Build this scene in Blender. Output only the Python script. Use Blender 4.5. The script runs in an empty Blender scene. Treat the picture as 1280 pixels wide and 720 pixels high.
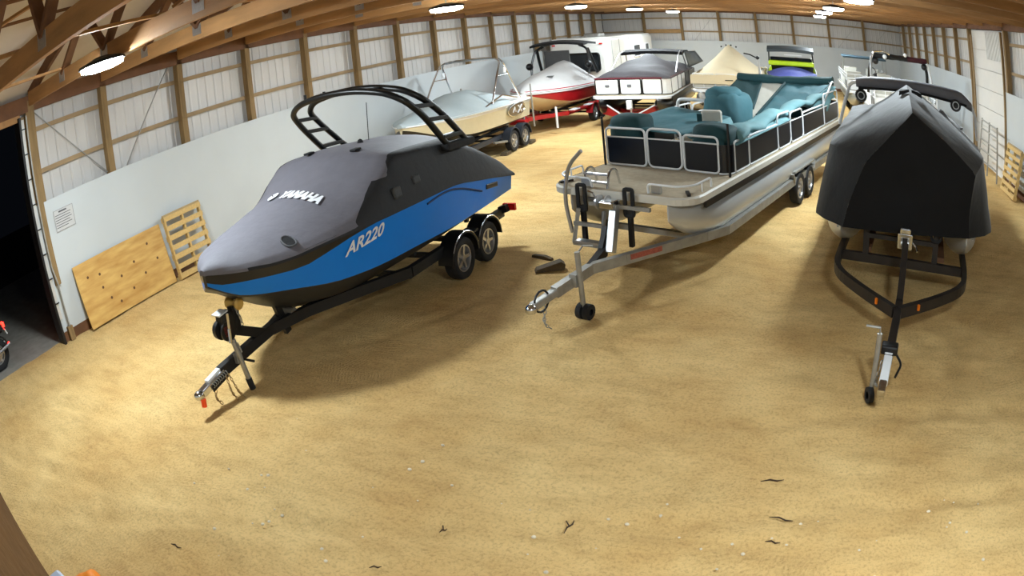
import bpy, bmesh, math, random
import numpy as np
from mathutils import Vector, Matrix, noise

random.seed(7)
scene = bpy.context.scene
COL = scene.collection
PI = math.pi

# ---------------------------------------------------------------- camera
XL, XR = -11.17, 6.36            # inner faces of the side walls
YN, YF = -1.2, 37.91             # near and far walls
BAY = 2.098
ZW, ZG1, ZG2, ZT = 2.553, 3.105, 3.897, 4.264   # liner top, girts, wall top
cd = bpy.data.cameras.new('camera')
cd.type = 'PANO'
cd.sensor_width = 36.0

def setcam(n, v):
    try: setattr(cd, n, v)
    except Exception: setattr(cd.cycles, n, v)
setcam('panorama_type', 'FISHEYE_LENS_POLYNOMIAL')
setcam('fisheye_fov', math.radians(170))
for i, k in enumerate((0.0, -0.0407783, 0.000167506, -3.08295e-05, 3.73294e-07)):
    setcam('fisheye_polynomial_k%d' % i, k)
cam = bpy.data.objects.new('camera', cd)
COL.objects.link(cam)
cam.matrix_world = Matrix(((0.90675, -0.05913, 0.41751, 0), (0.40807, 0.37248, -0.83351, 0),
                           (-0.10623, 0.92615, 0.36188, 3.519), (0, 0, 0, 1)))
cd.clip_start = 0.02
scene.camera = cam

# ---------------------------------------------------------------- night sky, exposure
w = bpy.data.worlds.new('night'); scene.world = w; w.use_nodes = True
w.node_tree.nodes['Background'].inputs[0].default_value = (0.012, 0.015, 0.022, 1)
w.node_tree.nodes['Background'].inputs[1].default_value = 0.15
scene.view_settings.view_transform = 'Standard'
scene.view_settings.look = 'None'
scene.view_settings.exposure = 0.0
scene.view_settings.gamma = 1.0
scene.view_settings.use_curve_mapping = False
LAMP = 350.0                     # brightness of the lamps' diffusers

# ---------------------------------------------------------------- materials
def lin(c):
    return tuple(((x/255)/12.92 if x/255 <= .04045 else ((x/255+.055)/1.055)**2.4) for x in c)
MATS = {}
def mat(name, rgb, rough=.6, metal=0., mottle=.12, scale=6., bump=0., bscale=40., rgb2=None, stretch=None, coat=0., trans=0., alpha=1., emit=None):
    if name in MATS: return MATS[name]
    m = bpy.data.materials.new(name); m.use_nodes = True
    nt = m.node_tree; b = nt.nodes['Principled BSDF']; L = nt.links
    c1 = lin(rgb)
    c2 = lin(rgb2) if rgb2 else tuple(x*(1-mottle) for x in c1)
    tc = nt.nodes.new('ShaderNodeTexCoord'); mp = nt.nodes.new('ShaderNodeMapping')
    L.new(tc.outputs['Object'], mp.inputs[0])
    if stretch: mp.inputs['Scale'].default_value = stretch
    nz = nt.nodes.new('ShaderNodeTexNoise'); nz.inputs['Scale'].default_value = scale; nz.inputs['Detail'].default_value = 5
    L.new(mp.outputs[0], nz.inputs['Vector'])
    rp = nt.nodes.new('ShaderNodeValToRGB')
    rp.color_ramp.elements[0].position = .3; rp.color_ramp.elements[1].position = .7
    rp.color_ramp.elements[0].color = (*c2, 1); rp.color_ramp.elements[1].color = (*c1, 1)
    L.new(nz.outputs['Fac'], rp.inputs[0]); L.new(rp.outputs[0], b.inputs['Base Color'])
    b.inputs['Roughness'].default_value = rough; b.inputs['Metallic'].default_value = metal
    if coat: b.inputs['Coat Weight'].default_value = coat; b.inputs['Coat Roughness'].default_value = .08
    if trans: b.inputs['Transmission Weight'].default_value = trans
    if alpha < 1: b.inputs['Alpha'].default_value = alpha
    if emit: b.inputs['Emission Color'].default_value = (*lin(emit[0]), 1); b.inputs['Emission Strength'].default_value = emit[1]
    if bump:
        n2 = nt.nodes.new('ShaderNodeTexNoise'); n2.inputs['Scale'].default_value = bscale; n2.inputs['Detail'].default_value = 4
        L.new(mp.outputs[0], n2.inputs['Vector'])
        bp = nt.nodes.new('ShaderNodeBump'); bp.inputs['Strength'].default_value = bump; bp.inputs['Distance'].default_value = .03
        L.new(n2.outputs['Fac'], bp.inputs['Height']); L.new(bp.outputs[0], b.inputs['Normal'])
    MATS[name] = m
    return m
def two_tone(name, rgb_a, rgb_b, rough=.7, bump=.25):
    """fabric sewn from two cloths: vertex attribute 'tone' > 0 picks cloth a, else cloth b"""
    m = mat(name, rgb_a, rough, bump=bump, bscale=9, mottle=.1)
    nt = m.node_tree; L = nt.links; b = nt.nodes['Principled BSDF']
    at = nt.nodes.new('ShaderNodeAttribute'); at.attribute_name = 'tone'
    ma = nt.nodes.new('ShaderNodeMath'); ma.operation = 'GREATER_THAN'; ma.inputs[1].default_value = 0
    L.new(at.outputs['Fac'], ma.inputs[0])
    mx = nt.nodes.new('ShaderNodeMix'); mx.data_type = 'RGBA'
    old = b.inputs['Base Color'].links[0].from_socket
    L.new(ma.outputs[0], mx.inputs[0]); mx.inputs[6].default_value = (*lin(rgb_b), 1); L.new(old, mx.inputs[7])
    L.new(mx.outputs[2], b.inputs['Base Color'])
    return m

# ---------------------------------------------------------------- mesh builder
def V3(*a): return Vector(a)
class MB:
    def __init__(s): s.v = []; s.f = []; s.m = []; s.tone = None
    def add(s, vs, fs, mi=0):
        o = len(s.v); s.v += [tuple(p) for p in vs]
        for f in fs: s.f.append(tuple(i+o for i in f)); s.m.append(mi)
        return s
    def box(s, c, d, rot=None, mi=0):
        x, y, z = d[0]/2, d[1]/2, d[2]/2
        vs = [Vector((a*x, b*y, e*z)) for a in (-1, 1) for b in (-1, 1) for e in (-1, 1)]
        if rot is not None:
            R = Matrix.Rotation(rot[1], 3, rot[0]) if isinstance(rot, tuple) else rot
            vs = [R @ p for p in vs]
        c = Vector(c)
        return s.add([p+c for p in vs], [(0, 1, 3, 2), (4, 6, 7, 5), (0, 4, 5, 1), (2, 3, 7, 6), (0, 2, 6, 4), (1, 5, 7, 3)], mi)
    def bar(s, a, b, w, h, up=(0, 0, 1), mi=0):
        a, b = Vector(a), Vector(b); d = (b-a).normalized(); up = Vector(up)
        x = d.cross(up)
        if x.length < 1e-4: x = d.cross(Vector((0, 1, 0)))
        x.normalize(); u = x.cross(d)
        vs = []
        for p in (a, b):
            for i, j in ((-1, -1), (1, -1), (1, 1), (-1, 1)): vs.append(p+x*(i*w/2)+u*(j*h/2))
        return s.add(vs, [(0, 1, 2, 3), (7, 6, 5, 4), (0, 4, 5, 1), (1, 5, 6, 2), (2, 6, 7, 3), (3, 7, 4, 0)], mi)
    def path(s, pts, w, h, mi=0):
        for a, b in zip(pts[:-1], pts[1:]): s.bar(a, b, w, h, mi=mi)
        return s
    def tube(s, pts, r, n=8, closed=False, mi=0):
        P = [Vector(p) for p in pts]; N = len(P)
        rs = r if isinstance(r, (list, tuple)) else [r]*N
        T = []
        for i in range(N):
            a = P[(i-1) % N] if (closed or i > 0) else P[i]; b = P[(i+1) % N] if (closed or i < N-1) else P[i]
            T.append((b-a).normalized())
        u = T[0].cross(Vector((0, 0, 1)))
        if u.length < 1e-3: u = T[0].cross(Vector((0, 1, 0)))
        u.normalize(); vs = []
        for i in range(N):
            u = (u - T[i]*u.dot(T[i])).normalized(); w_ = T[i].cross(u)
            for k in range(n):
                a = 2*PI*k/n; vs.append(P[i]+(u*math.cos(a)+w_*math.sin(a))*rs[i])
        fs = []
        for i in range(N if closed else N-1):
            j = (i+1) % N
            for k in range(n): fs.append((i*n+k, i*n+(k+1) % n, j*n+(k+1) % n, j*n+k))
        if not closed: fs += [tuple(range(n-1, -1, -1)), tuple((N-1)*n+k for k in range(n))]
        return s.add(vs, fs, mi)
    def lathe(s, prof, n=20, M=None, mi=0):
        """profile (r, a) turned about local X; a runs along X"""
        vs = []; fs = []; k = len(prof)
        for i in range(n):
            t = 2*PI*i/n
            for r, a in prof:
                p = Vector((a, r*math.cos(t), r*math.sin(t))); vs.append(M @ p if M else p)
        for i in range(n):
            j = (i+1) % n
            for q in range(k-1): fs.append((i*k+q, i*k+q+1, j*k+q+1, j*k+q))
        return s.add(vs, fs, mi)
    def loft(s, rings, closed=True, cap=True, mi=0, mrow=None):
        n = len(rings[0]); vs = [p for r in rings for p in r]; fs = []; o = len(s.v)
        s.v += [tuple(p) for p in vs]
        for i in range(len(rings)-1):
            for k in range(n if closed else n-1):
                j = (k+1) % n
                s.f.append((o+i*n+k, o+i*n+j, o+(i+1)*n+j, o+(i+1)*n+k)); s.m.append(mrow(i, k) if mrow else mi)
        if cap and closed:
            s.f.append(tuple(o+k for k in range(n-1, -1, -1))); s.m.append(mi)
            e = o+(len(rings)-1)*n; s.f.append(tuple(e+k for k in range(n))); s.m.append(mi)
        return s
    def prism(s, poly, y0, y1, M=None, mi=0):
        """poly of (x, z), extruded along y"""
        n = len(poly)
        vs = [Vector((x, y0, z)) for x, z in poly]+[Vector((x, y1, z)) for x, z in poly]
        if M: vs = [M @ p for p in vs]
        return s.add(vs, [tuple(range(n)), tuple(range(2*n-1, n-1, -1))]+[(i, (i+1) % n + 0, (i+1) % n+n, i+n)[::-1] for i in range(n)], mi)
    def sphere(s, c, r, n=12, m=8, mi=0):
        c = Vector(c); r = Vector(r) if isinstance(r, (tuple, list)) else Vector((r, r, r))
        rings = []
        for i in range(m+1):
            p = PI*i/m; q = max(1e-3, math.sin(p))
            rings.append([c+Vector((r.x*q*math.cos(2*PI*k/n), r.y*q*math.sin(2*PI*k/n), -r.z*math.cos(p))) for k in range(n)])
        return s.loft(rings, mi=mi)
    def mesh(s, name, mats, smooth=False, ang=40):
        me = bpy.data.meshes.new(name); me.from_pydata(s.v, [], s.f)
        ms = mats if isinstance(mats, (list, tuple)) else [mats]
        for q in ms: me.materials.append(q)
        if len(ms) > 1: me.polygons.foreach_set('material_index', s.m)
        bm = bmesh.new(); bm.from_mesh(me); bmesh.ops.recalc_face_normals(bm, faces=bm.faces); bm.to_mesh(me); bm.free()
        if s.tone is not None:
            at = me.attributes.new('tone', 'FLOAT', 'POINT'); at.data.foreach_set('value', [float(t) for t in s.tone])
        if smooth:
            me.shade_smooth()
            me.set_sharp_from_angle(angle=math.radians(ang))
        return me
    def build(s, name, mats, parent=None, smooth=False, ang=40, bevel=0):
        o = bpy.data.objects.new(name, s.mesh(name, mats, smooth, ang)); COL.objects.link(o)
        if parent: o.parent = parent
        if bevel:
            bv = o.modifiers.new('bevel', 'BEVEL'); bv.width = bevel; bv.segments = 2; bv.limit_method = 'ANGLE'
        return o
def inst(name, me, parent, loc=(0, 0, 0), rot=(0, 0, 0), scale=None):
    o = bpy.data.objects.new(name, me); COL.objects.link(o); o.parent = parent
    o.location = loc; o.rotation_euler = rot
    if scale: o.scale = scale
    return o
def thing(name, label, cat, loc=(0, 0, 0), rz=0, group=None):
    o = bpy.data.objects.new(name, None); COL.objects.link(o); o.empty_display_size = .2
    o.location = loc; o.rotation_euler = (0, 0, rz); o['label'] = label; o['category'] = cat
    if group: o['group'] = group
    return o
def tag(o, label, cat, group=None):
    o['label'] = label; o['category'] = cat
    if group: o['group'] = group
    return o
def struct(o): o['kind'] = 'structure'; return o
def empty(name, parent):
    o = bpy.data.objects.new(name, None); COL.objects.link(o); o.parent = parent; o.empty_display_size = .1; return o
def arc(c, r, a0, a1, n, plane='xz'):
    out = []
    for i in range(n+1):
        a = a0+(a1-a0)*i/n
        if plane == 'xz': out.append((c[0]+r*math.cos(a), c[1], c[2]+r*math.sin(a)))
        elif plane == 'yz': out.append((c[0], c[1]+r*math.cos(a), c[2]+r*math.sin(a)))
        else: out.append((c[0]+r*math.cos(a), c[1]+r*math.sin(a), c[2]))
    return out
def fillet(pts, r, n=5):
    """rounded polyline"""
    P = [Vector(p) for p in pts]; out = [P[0]]
    for a, b, c in zip(P[:-2], P[1:-1], P[2:]):
        d1 = (a-b); d2 = (c-b); q = min(r, d1.length*.48, d2.length*.48)
        s, e = b+d1.normalized()*q, b+d2.normalized()*q
        for i in range(n+1):
            t = i/n; out.append(s*(1-t)**2+b*(2*t*(1-t))+e*t*t)
    return out+[P[-1]]
def smooth_interp(x, xs, ys):
    """cubic (pchip-like) interpolation"""
    xs = list(xs); ys = list(ys)
    if x <= xs[0]: return ys[0]
    if x >= xs[-1]: return ys[-1]
    i = max(j for j in range(len(xs)-1) if xs[j] <= x)
    d = [(ys[j+1]-ys[j])/(xs[j+1]-xs[j]) for j in range(len(xs)-1)]
    def slope(j):
        if j == 0: return d[0]
        if j == len(xs)-1: return d[-1]
        return 0 if d[j-1]*d[j] <= 0 else 2*d[j-1]*d[j]/(d[j-1]+d[j])
    h = xs[i+1]-xs[i]; t = (x-xs[i])/h
    return (ys[i]*(2*t**3-3*t*t+1)+h*slope(i)*(t**3-2*t*t+t)+ys[i+1]*(-2*t**3+3*t*t)+h*slope(i+1)*(t**3-t*t))
def text_mesh(txt, size, fn, name, material, parent, shear=0., bold=.0, sub=2):
    """flat lettering laid on a surface: fn(x, y) -> local point; the print is a thin film"""
    cu = bpy.data.curves.new(name, 'FONT'); cu.body = txt; cu.size = size; cu.shear = shear; cu.offset = bold
    cu.align_x = 'CENTER'; cu.align_y = 'CENTER'; cu.resolution_u = 3
    ob = bpy.data.objects.new(name, cu); COL.objects.link(ob)
    dg = bpy.context.evaluated_depsgraph_get(); dg.update()
    me = bpy.data.meshes.new_from_object(ob.evaluated_get(dg))
    bpy.data.objects.remove(ob); bpy.data.curves.remove(cu)
    bm = bmesh.new(); bm.from_mesh(me)
    bmesh.ops.triangulate(bm, faces=bm.faces)
    for _ in range(sub):
        long_ = [e for e in bm.edges if e.calc_length() > size*.22]
        if not long_: break
        bmesh.ops.subdivide_edges(bm, edges=long_, cuts=1); bmesh.ops.triangulate(bm, faces=bm.faces)
    for v in bm.verts: v.co = Vector(fn(v.co.x, v.co.y))
    bm.to_mesh(me); bm.free(); me.materials.clear(); me.materials.append(material)
    o = bpy.data.objects.new(name, me); COL.objects.link(o); o.parent = parent
    return o

# shared materials
M_sand = None
M_white = mat('white_liner', (196, 201, 203), .45, mottle=.05, scale=1.2)
M_sheet = mat('galvanised_sheet', (204, 200, 196), .45, .12, mottle=.12, scale=2.5, stretch=(1, 1, .3))
M_wood = mat('aged_timber', (150, 112, 70), .75, mottle=.35, scale=3, stretch=(1, 1, 1), bump=.2)
M_post = mat('post_timber', (146, 118, 76), .75, mottle=.35, scale=4, stretch=(3, 3, .5), bump=.2)
M_truss = mat('truss_timber', (186, 138, 86), .7, mottle=.3, scale=3, stretch=(.5, 3, 3), bump=.15)
M_dwood = mat('dark_timber', (118, 78, 48), .75, mottle=.35, scale=3, bump=.15)
M_girt = mat('girt_timber', (165, 140, 105), .75, mottle=.25, scale=3, bump=.15)
M_roof = mat('roof_underside', (214, 205, 196), .6, mottle=.08, scale=2)
M_plate = mat('gusset_steel', (190, 190, 192), .35, .8, mottle=.2, scale=30)
M_pine = mat('pallet_pine', (214, 178, 112), .75, mottle=.22, scale=5, stretch=(1, 4, 4), bump=.2)
M_ply = mat('plywood', (212, 172, 98), .6, mottle=.25, scale=3.5, stretch=(1, .45, 2.2), rgb2=(176, 128, 58))
M_blackm = mat('black_metal', (22, 22, 24), .45, .2, mottle=.2)
M_darkm = mat('dark_painted_steel', (34, 33, 34), .5, .3, mottle=.2)
M_rub = mat('rubber', (24, 24, 26), .8, mottle=.2, bump=.1)
M_rim = mat('aluminium_rim', (190, 190, 192), .3, .85, mottle=.1)
M_alu = mat('aluminium', (196, 198, 200), .32, .8, mottle=.12, scale=3)
M_tube = mat('pontoon_aluminium', (206, 208, 208), .4, .45, mottle=.16, scale=2.5, stretch=(1, .3, 1))
M_galv = mat('galvanised_steel', (168, 166, 160), .5, .6, mottle=.25, scale=8)
M_chrome = mat('chrome', (215, 218, 222), .14, 1., mottle=.05)
M_wgel = mat('white_gelcoat', (232, 232, 230), .25, mottle=.04, coat=.4)
M_wpaint = mat('white_tube', (226, 228, 230), .3, mottle=.05)
M_bgel = mat('black_gelcoat', (14, 14, 17), .3, mottle=.1, coat=.3)
M_grgel = mat('dark_bottom', (38, 42, 50), .5, mottle=.15)
M_red = mat('red_paint', (165, 22, 30), .35, mottle=.15, coat=.3)
M_redlens = mat('red_lens', (200, 20, 20), .25, mottle=.1)
M_orange = mat('amber_lens', (235, 120, 25), .3, mottle=.1)
M_glass = mat('tinted_glass', (20, 24, 28), .08, mottle=.1)
M_chain = mat('chain_steel', (170, 140, 95), .45, .7, mottle=.3, scale=30)
# ================================================================ floor
def sand_material():
    m = bpy.data.materials.new('sand'); m.use_nodes = True; nt = m.node_tree; L = nt.links; b = nt.nodes['Principled BSDF']
    tc = nt.nodes.new('ShaderNodeTexCoord')
    def mapping(scale=(1, 1, 1), rz=0.):
        mp = nt.nodes.new('ShaderNodeMapping'); mp.inputs['Scale'].default_value = scale; mp.inputs['Rotation'].default_value = (0, 0, rz)
        L.new(tc.outputs['Object'], mp.inputs[0]); return mp.outputs[0]
    def nz(scale, det, vec=None, rough=.55):
        n = nt.nodes.new('ShaderNodeTexNoise'); n.inputs['Scale'].default_value = scale; n.inputs['Detail'].default_value = det; n.inputs['Roughness'].default_value = rough
        L.new(vec if vec else tc.outputs['Object'], n.inputs['Vector']); return n.outputs['Fac']
    def ramp(src, p0, p1, c0, c1):
        r = nt.nodes.new('ShaderNodeValToRGB'); e = r.color_ramp.elements; e[0].position = p0; e[1].position = p1; e[0].color = (*c0, 1); e[1].color = (*c1, 1)
        L.new(src, r.inputs[0]); return r.outputs[0]
    def mul(p, q):
        x = nt.nodes.new('ShaderNodeMix'); x.data_type = 'RGBA'; x.blend_type = 'MULTIPLY'; x.inputs[0].default_value = 1
        L.new(p, x.inputs[6]); L.new(q, x.inputs[7]); return x.outputs[2]
    def math_(op, p, q):
        x = nt.nodes.new('ShaderNodeMath'); x.operation = op
        for i, v in enumerate((p, q)):
            if isinstance(v, (int, float)): x.inputs[i].default_value = v
            else: L.new(v, x.inputs[i])
        return x.outputs[0]
    col = ramp(nz(.6, 5), .35, .68, lin((206, 168, 108)), lin((228, 196, 136)))
    col = mul(col, ramp(nz(3.2, 9, mapping((.55, 1.5, 1), .25), .7), .30, .56, (.80, .77, .73), (1, 1, 1)))
    col = mul(col, ramp(nz(34, 8, None, .7), .28, .52, (.62, .59, .55), (1, 1, 1)))
    L.new(col, b.inputs['Base Color'])
    b.inputs['Roughness'].default_value = .92; b.inputs['Specular IOR Level'].default_value = .15
    h = math_('MULTIPLY', nz(26, 10, None, .75), .55)
    h = math_('ADD', h, math_('MULTIPLY', nz(5, 9, mapping((.5, 1.8, 1), .2), .7), .9))
    for rz, sc, seed in ((.25, 13, 0), (-.55, 16, 5), (1.2, 12, 9)):      # tread marks in patches
        wv = nt.nodes.new('ShaderNodeTexWave'); wv.inputs['Scale'].default_value = sc*.5; wv.inputs['Distortion'].default_value = 9; wv.inputs['Detail'].default_value = 6; wv.inputs['Detail Scale'].default_value = 1.6; wv.inputs['Detail Roughness'].default_value = .7
        L.new(mapping((1, 1, 1), rz), wv.inputs['Vector'])
        mp = nt.nodes.new('ShaderNodeMapping'); mp.inputs['Location'].default_value = (seed, seed, 0); mp.inputs['Scale'].default_value = (.55, 1.3, 1); mp.inputs['Rotation'].default_value = (0, 0, rz*.4); L.new(tc.outputs['Object'], mp.inputs[0])
        mk = ramp(nz(1.5, 4, mp.outputs[0]), .56, .66, (0, 0, 0), (1, 1, 1))
        h = math_('ADD', h, math_('MULTIPLY', math_('MULTIPLY', wv.outputs['Fac'], mk), .26))
    bp = nt.nodes.new('ShaderNodeBump'); bp.inputs['Strength'].default_value = .75; bp.inputs['Distance'].default_value = .035
    L.new(h, bp.inputs['Height']); L.new(bp.outputs[0], b.inputs['Normal'])
    return m
M_sand = sand_material()
def build_floor():
    st = .085
    xs = np.arange(XL-.25, XR+.3, st); ys = np.concatenate([np.arange(YN, 16, st), np.arange(16, YF+.5, .3)])
    X, Y = np.meshgrid(xs, ys)
    Z = np.zeros_like(X)
    rng = np.random.default_rng(3)
    for s, a in ((.7, .008), (1.7, .006), (4., .0045), (9., .003)):
        for _ in range(5):
            t = rng.uniform(0, 2*PI); p = rng.uniform(0, 6.3)
            Z += a*.5*np.sin((X*math.cos(t)+Y*math.sin(t))*s*rng.uniform(.7, 1.4)*2+p+1.5*np.sin(X*s*.6+p))
    def track(pts, w, depth):
        nonlocal Z
        P = [Vector((*p, 0)) for p in pts]
        P = fillet([tuple(p) for p in P], 3, 10)
        P = np.array([[p[0], p[1]] for p in P])
        best = np.full(X.shape, 9.); along = np.zeros_like(X); acc = 0
        for a, b in zip(P[:-1], P[1:]):
            d = b-a; L = np.hypot(*d)
            if L < 1e-6: continue
            t = np.clip(((X-a[0])*d[0]+(Y-a[1])*d[1])/L**2, 0, 1)
            q = np.hypot(X-a[0]-t*d[0], Y-a[1]-t*d[1]); m = q < best
            best[m] = q[m]; along[m] = (acc+t*L)[m]; acc += L
        g = np.exp(-(best/w)**4)
        Z += -depth*g*(1+.45*np.sin(along*2*PI/.26)) + depth*.7*np.exp(-((best-w*1.35)/(w*.4))**2)
    track([(-9.5, 1.2), (-4.5, 2.6), (0, 4.2), (5.5, 4.6)], .13, 0.0198)
    track([(-9.3, 2.7), (-4.5, 4.0), (0, 5.6), (5.5, 6.0)], .13, 0.0162)
    track([(-11, 2.6), (-7, 3.2), (-3.5, 5.2), (-2.6, 9)], .12, 0.0180)
    track([(-11, 3.9), (-8, 4.4), (-4.8, 6.2), (-3.9, 9)], .12, 0.0144)
    track([(5.5, 1.4), (1.5, 3.4), (-3, 3.3), (-8, .4)], .12, 0.0180)
    track([(5.0, 8), (3.5, 5), (2.5, 3)], .12, 0.0216)
    ny, nx = X.shape
    vs = np.stack([X, Y, Z-.004], -1).reshape(-1, 3)
    i = np.arange(ny*nx).reshape(ny, nx)
    fs = np.stack([i[:-1, :-1], i[:-1, 1:], i[1:, 1:], i[1:, :-1]], -1).reshape(-1, 4)
    me = bpy.data.meshes.new('floor'); me.from_pydata(vs.tolist(), [], fs.tolist()); me.materials.append(M_sand); me.shade_smooth()
    o = bpy.data.objects.new('floor', me); COL.objects.link(o); struct(o)
build_floor()
M_conc = mat('concrete', (150, 145, 135), .85, mottle=.25, scale=4, bump=.25, bscale=60)
struct(MB().box((XL-4.3, 3, -.09), (8.1, 9.0, .16)).build('apron_concrete', M_conc))
M_asph = mat('yard_gravel', (70, 66, 60), .95, mottle=.4, scale=8, bump=.4)
struct(MB().box((XL-15, 3, -.12), (14, 30, .1)).build('yard_ground', M_asph))

# ================================================================ walls
POSTY = [4.627-2*BAY, 4.627-BAY] + [4.627] + [6.447+BAY*i for i in range(15)]
def corrugated(length, z0, z1, pitch=.26, depth=.014):
    """ribbed steel sheet along local x, facing +y"""
    b = MB(); pts = []; x = 0
    while x < length-1e-6:
        for dx, d in ((0, 0), (.36, 0), (.42, 1), (.58, 1), (.64, 0)):
            q = x+dx*pitch
            if q <= length: pts.append((q, d*depth))
        x += pitch
    pts.append((length, 0)); vs = []
    for x, d in pts: vs += [(x, d, z0), (x, d, z1)]
    b.add(vs, [(2*i, 2*i+2, 2*i+3, 2*i+1) for i in range(len(pts)-1)])
    return b
def wall(name, origin, rz, length, posts, openings=(), liner=True, braces=()):
    """wall built along local x from 0 to length, its inside facing local +y"""
    M = Matrix.Translation(origin) @ Matrix.Rotation(rz, 4, 'Z')
    root = MB()
    ops = sorted(openings)
    spans = []; x = 0
    for a, c in ops:
        if a > x: spans.append((x, a))
        x = c
    if x < length: spans.append((x, length))
    for a, c in spans: root.box(((a+c)/2, -.30, 2.3), (c-a, .02, 4.6))      # outer weather skin
    o = root.build(name, M_sheet); o.matrix_world = M; struct(o)
    me_post = MB().box((0, -.09, ZT/2+.1), (.15, .16, ZT+.2)).mesh('post', M_post)
    allp = [p for p in posts if not any(a+.02 < p < c-.02 for a, c in ops)]
    for p in allp: inst('post', me_post, o, (p, 0, 0))
    edges = sorted(set([0, length]+allp+[e for s in ops for e in s]))
    for a, c in zip(edges[:-1], edges[1:]):
        if c-a < .1 or any(x0-.01 <= a and c <= x1+.01 for x0, x1 in ops): continue
        s = corrugated(c-a, 0, ZT+.3).build('steel_panel', M_sheet, o); s.location = (a, -.26, 0)
        for z in (ZG1, ZG2):
            MB().box(((a+c)/2, -.19, z), (c-a-.14, .07, .085)).build('girt', M_girt, o)
        if liner:
            MB().box(((a+c)/2, -.008, .19+(ZW-.19)/2), (c-a, .016, ZW-.19)).build('liner_panel', M_white, o)
            MB().box(((a+c)/2, -.03, .08), (c-a, .05, .22)).build('skirt_board', M_dwood, o)
    MB().box((length/2, -.06, ZT+.14), (length, .10, .30)).build('header_board', M_dwood, o)
    for (xa, za, xb, zb) in braces:
        MB().bar((xa, -.14, za), (xb, -.14, zb), .035, .012).build('brace_strap', M_galv, o)
    return o
# left wall, local x runs along -y so that +y faces the room: origin at far end
LL = YF-YN
def lx(y): return YF-y
wl = wall('wall_left', (XL, YF, 0), -PI/2, LL, [lx(y) for y in POSTY], [(lx(4.36), lx(.5))],
          braces=[(lx(4.7), ZT, lx(6.4), ZW), (lx(8.3), ZT, lx(6.9), ZW)])
wf = wall('wall_far', (XR+.3, YF, 0), PI, XR-XL+.6, [.3+2.191*i for i in range(1, 8)],
          braces=[((XR-XL)+.3-2.191*2.95, ZT, (XR-XL)+.3-2.191*2.3, ZW), (.6, ZT, 2.3, ZW), (2.7, ZT, 4.2, ZW)])
D2A, D2B = 17.15, 20.85
wr = wall('wall_right', (XR, YN, 0), PI/2, LL, [YF-BAY*i-YN for i in range(1, 9)]+[16.95-BAY*i-YN for i in range(0, 9)], [(D2A-YN, D2B-YN)])
wn = wall('wall_near', (XL-.3, YN, 0), 0, XR-XL+.6, [.3+2.191*i for i in range(1, 8)])

# a plain board nailed across one bay of the far wall
MB().box((.3+2.191*6.5, -.1, 3.12), (2.1, .05, .24)).build('nailer_board', mat('fresh_board', (176, 140, 92), .7, mottle=.2), wf)

# ---------------- open doorway in the left wall: jamb, track, brackets
d1 = MB().box((XL-.12, 4.42, 2.1), (.22, .12, 4.2)).build('door_1', M_post); struct(d1)
MB().box((XL-.06, 4.30, 2.1), (.30, .05, 4.2)).build('door_edge_angle', M_darkm, d1)
MB().box((XL+.015, 4.37, 2.3), (.03, .085, 3.7)).build('track_channel', mat('track_steel', (214, 212, 208), .4, .3, mottle=.1), d1)
me = MB().box((0, 0, 0), (.03, .11, .022)).mesh('bracket', M_darkm)
for i in range(8): inst('track_bracket', me, d1, (XL+.04, 4.375, .75+.46*i))
MB().tube([(XL+.07, 4.46, 4.2), (XL+.07, 4.46, 1.4), (XL+.09, 4.5, 1.1), (XL+.09, 4.5, .25)], .02).build('conduit', M_galv, d1)
MB().box((XL+.035, 4.53, 2.65), (.07, .13, 3.2)).build('jamb_post', M_post, d1)
MB().box((XL+.07, 4.5, .14), (.1, .12, .26)).build('jamb_foot', M_post, d1)
MB().box((XL-.06, 2.4, ZT-.02), (.10, 3.9, .22)).build('door_header', M_truss, d1)

# ---------------- closed sectional door in the right wall
M_dpan = mat('door_panel', (222, 220, 216), .45, mottle=.05, scale=2)
d2 = MB().box((XR+.2, (D2A+D2B)/2, 2.1), (.04, D2B-D2A, 4.3)).build('door_2', M_sheet); struct(d2)
me = MB().box((0, 0, 0), (.05, D2B-D2A-.06, .585)).mesh('door_panel', M_dpan)
for i in range(7): inst('door_panel', me, d2, (XR+.12, (D2A+D2B)/2, .31+.6*i))
M_transl = mat('translucent_panel', (225, 226, 224), .3, mottle=.15, scale=6, stretch=(1, 6, .4))
c = corrugated(1.75, 3.35, 4.2, pitch=.12, depth=.02).build('window_panel', M_transl, d2); c.location = (XR+.08, 17.3, 0); c.rotation_euler = (0, 0, PI/2)
for y in (D2A-.02, D2B+.02): MB().box((XR-.02, y, 2.1), (.07, .09, 4.2)).build('door_frame', M_post, d2)
MB().box((XR-.03, D2B-.26, 2.0), (.05, .06, 4.1)).build('door_track', M_girt, d2)

# ================================================================ roof
APX, APZ = (XL+XR)/2, ZT+.34+2.7
def roof():
    b = MB()
    za, t = ZT+.40, .03
    for s, x0 in ((-1, XL-.5), (1, XR+.5)):
        z0 = za-.17
        b.add([(x0, YN-.3, z0), (APX, YN-.3, APZ+.2), (APX, YF+.4, APZ+.2), (x0, YF+.4, z0),
               (x0, YN-.3, z0+t), (APX, YN-.3, APZ+.2+t), (APX, YF+.4, APZ+.2+t), (x0, YF+.4, z0+t)],
              [(0, 1, 2, 3), (4, 7, 6, 5), (0, 3, 7, 4), (0, 4, 5, 1), (1, 5, 6, 2), (3, 2, 6, 7)])
    o = b.build('ceiling', M_roof); struct(o); return o
ceil = roof()
CH = ZT+.09                        # underside of the bottom chords
def slope_z(x): return ZT+.33+(APZ-(ZT+.33))*(1-abs(x-APX)/(APX-XL))
me_bc = MB().box((0, 0, .13), (XR-XL, .09, .26)).mesh('bottom_chord', M_truss)
tc = []
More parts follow.
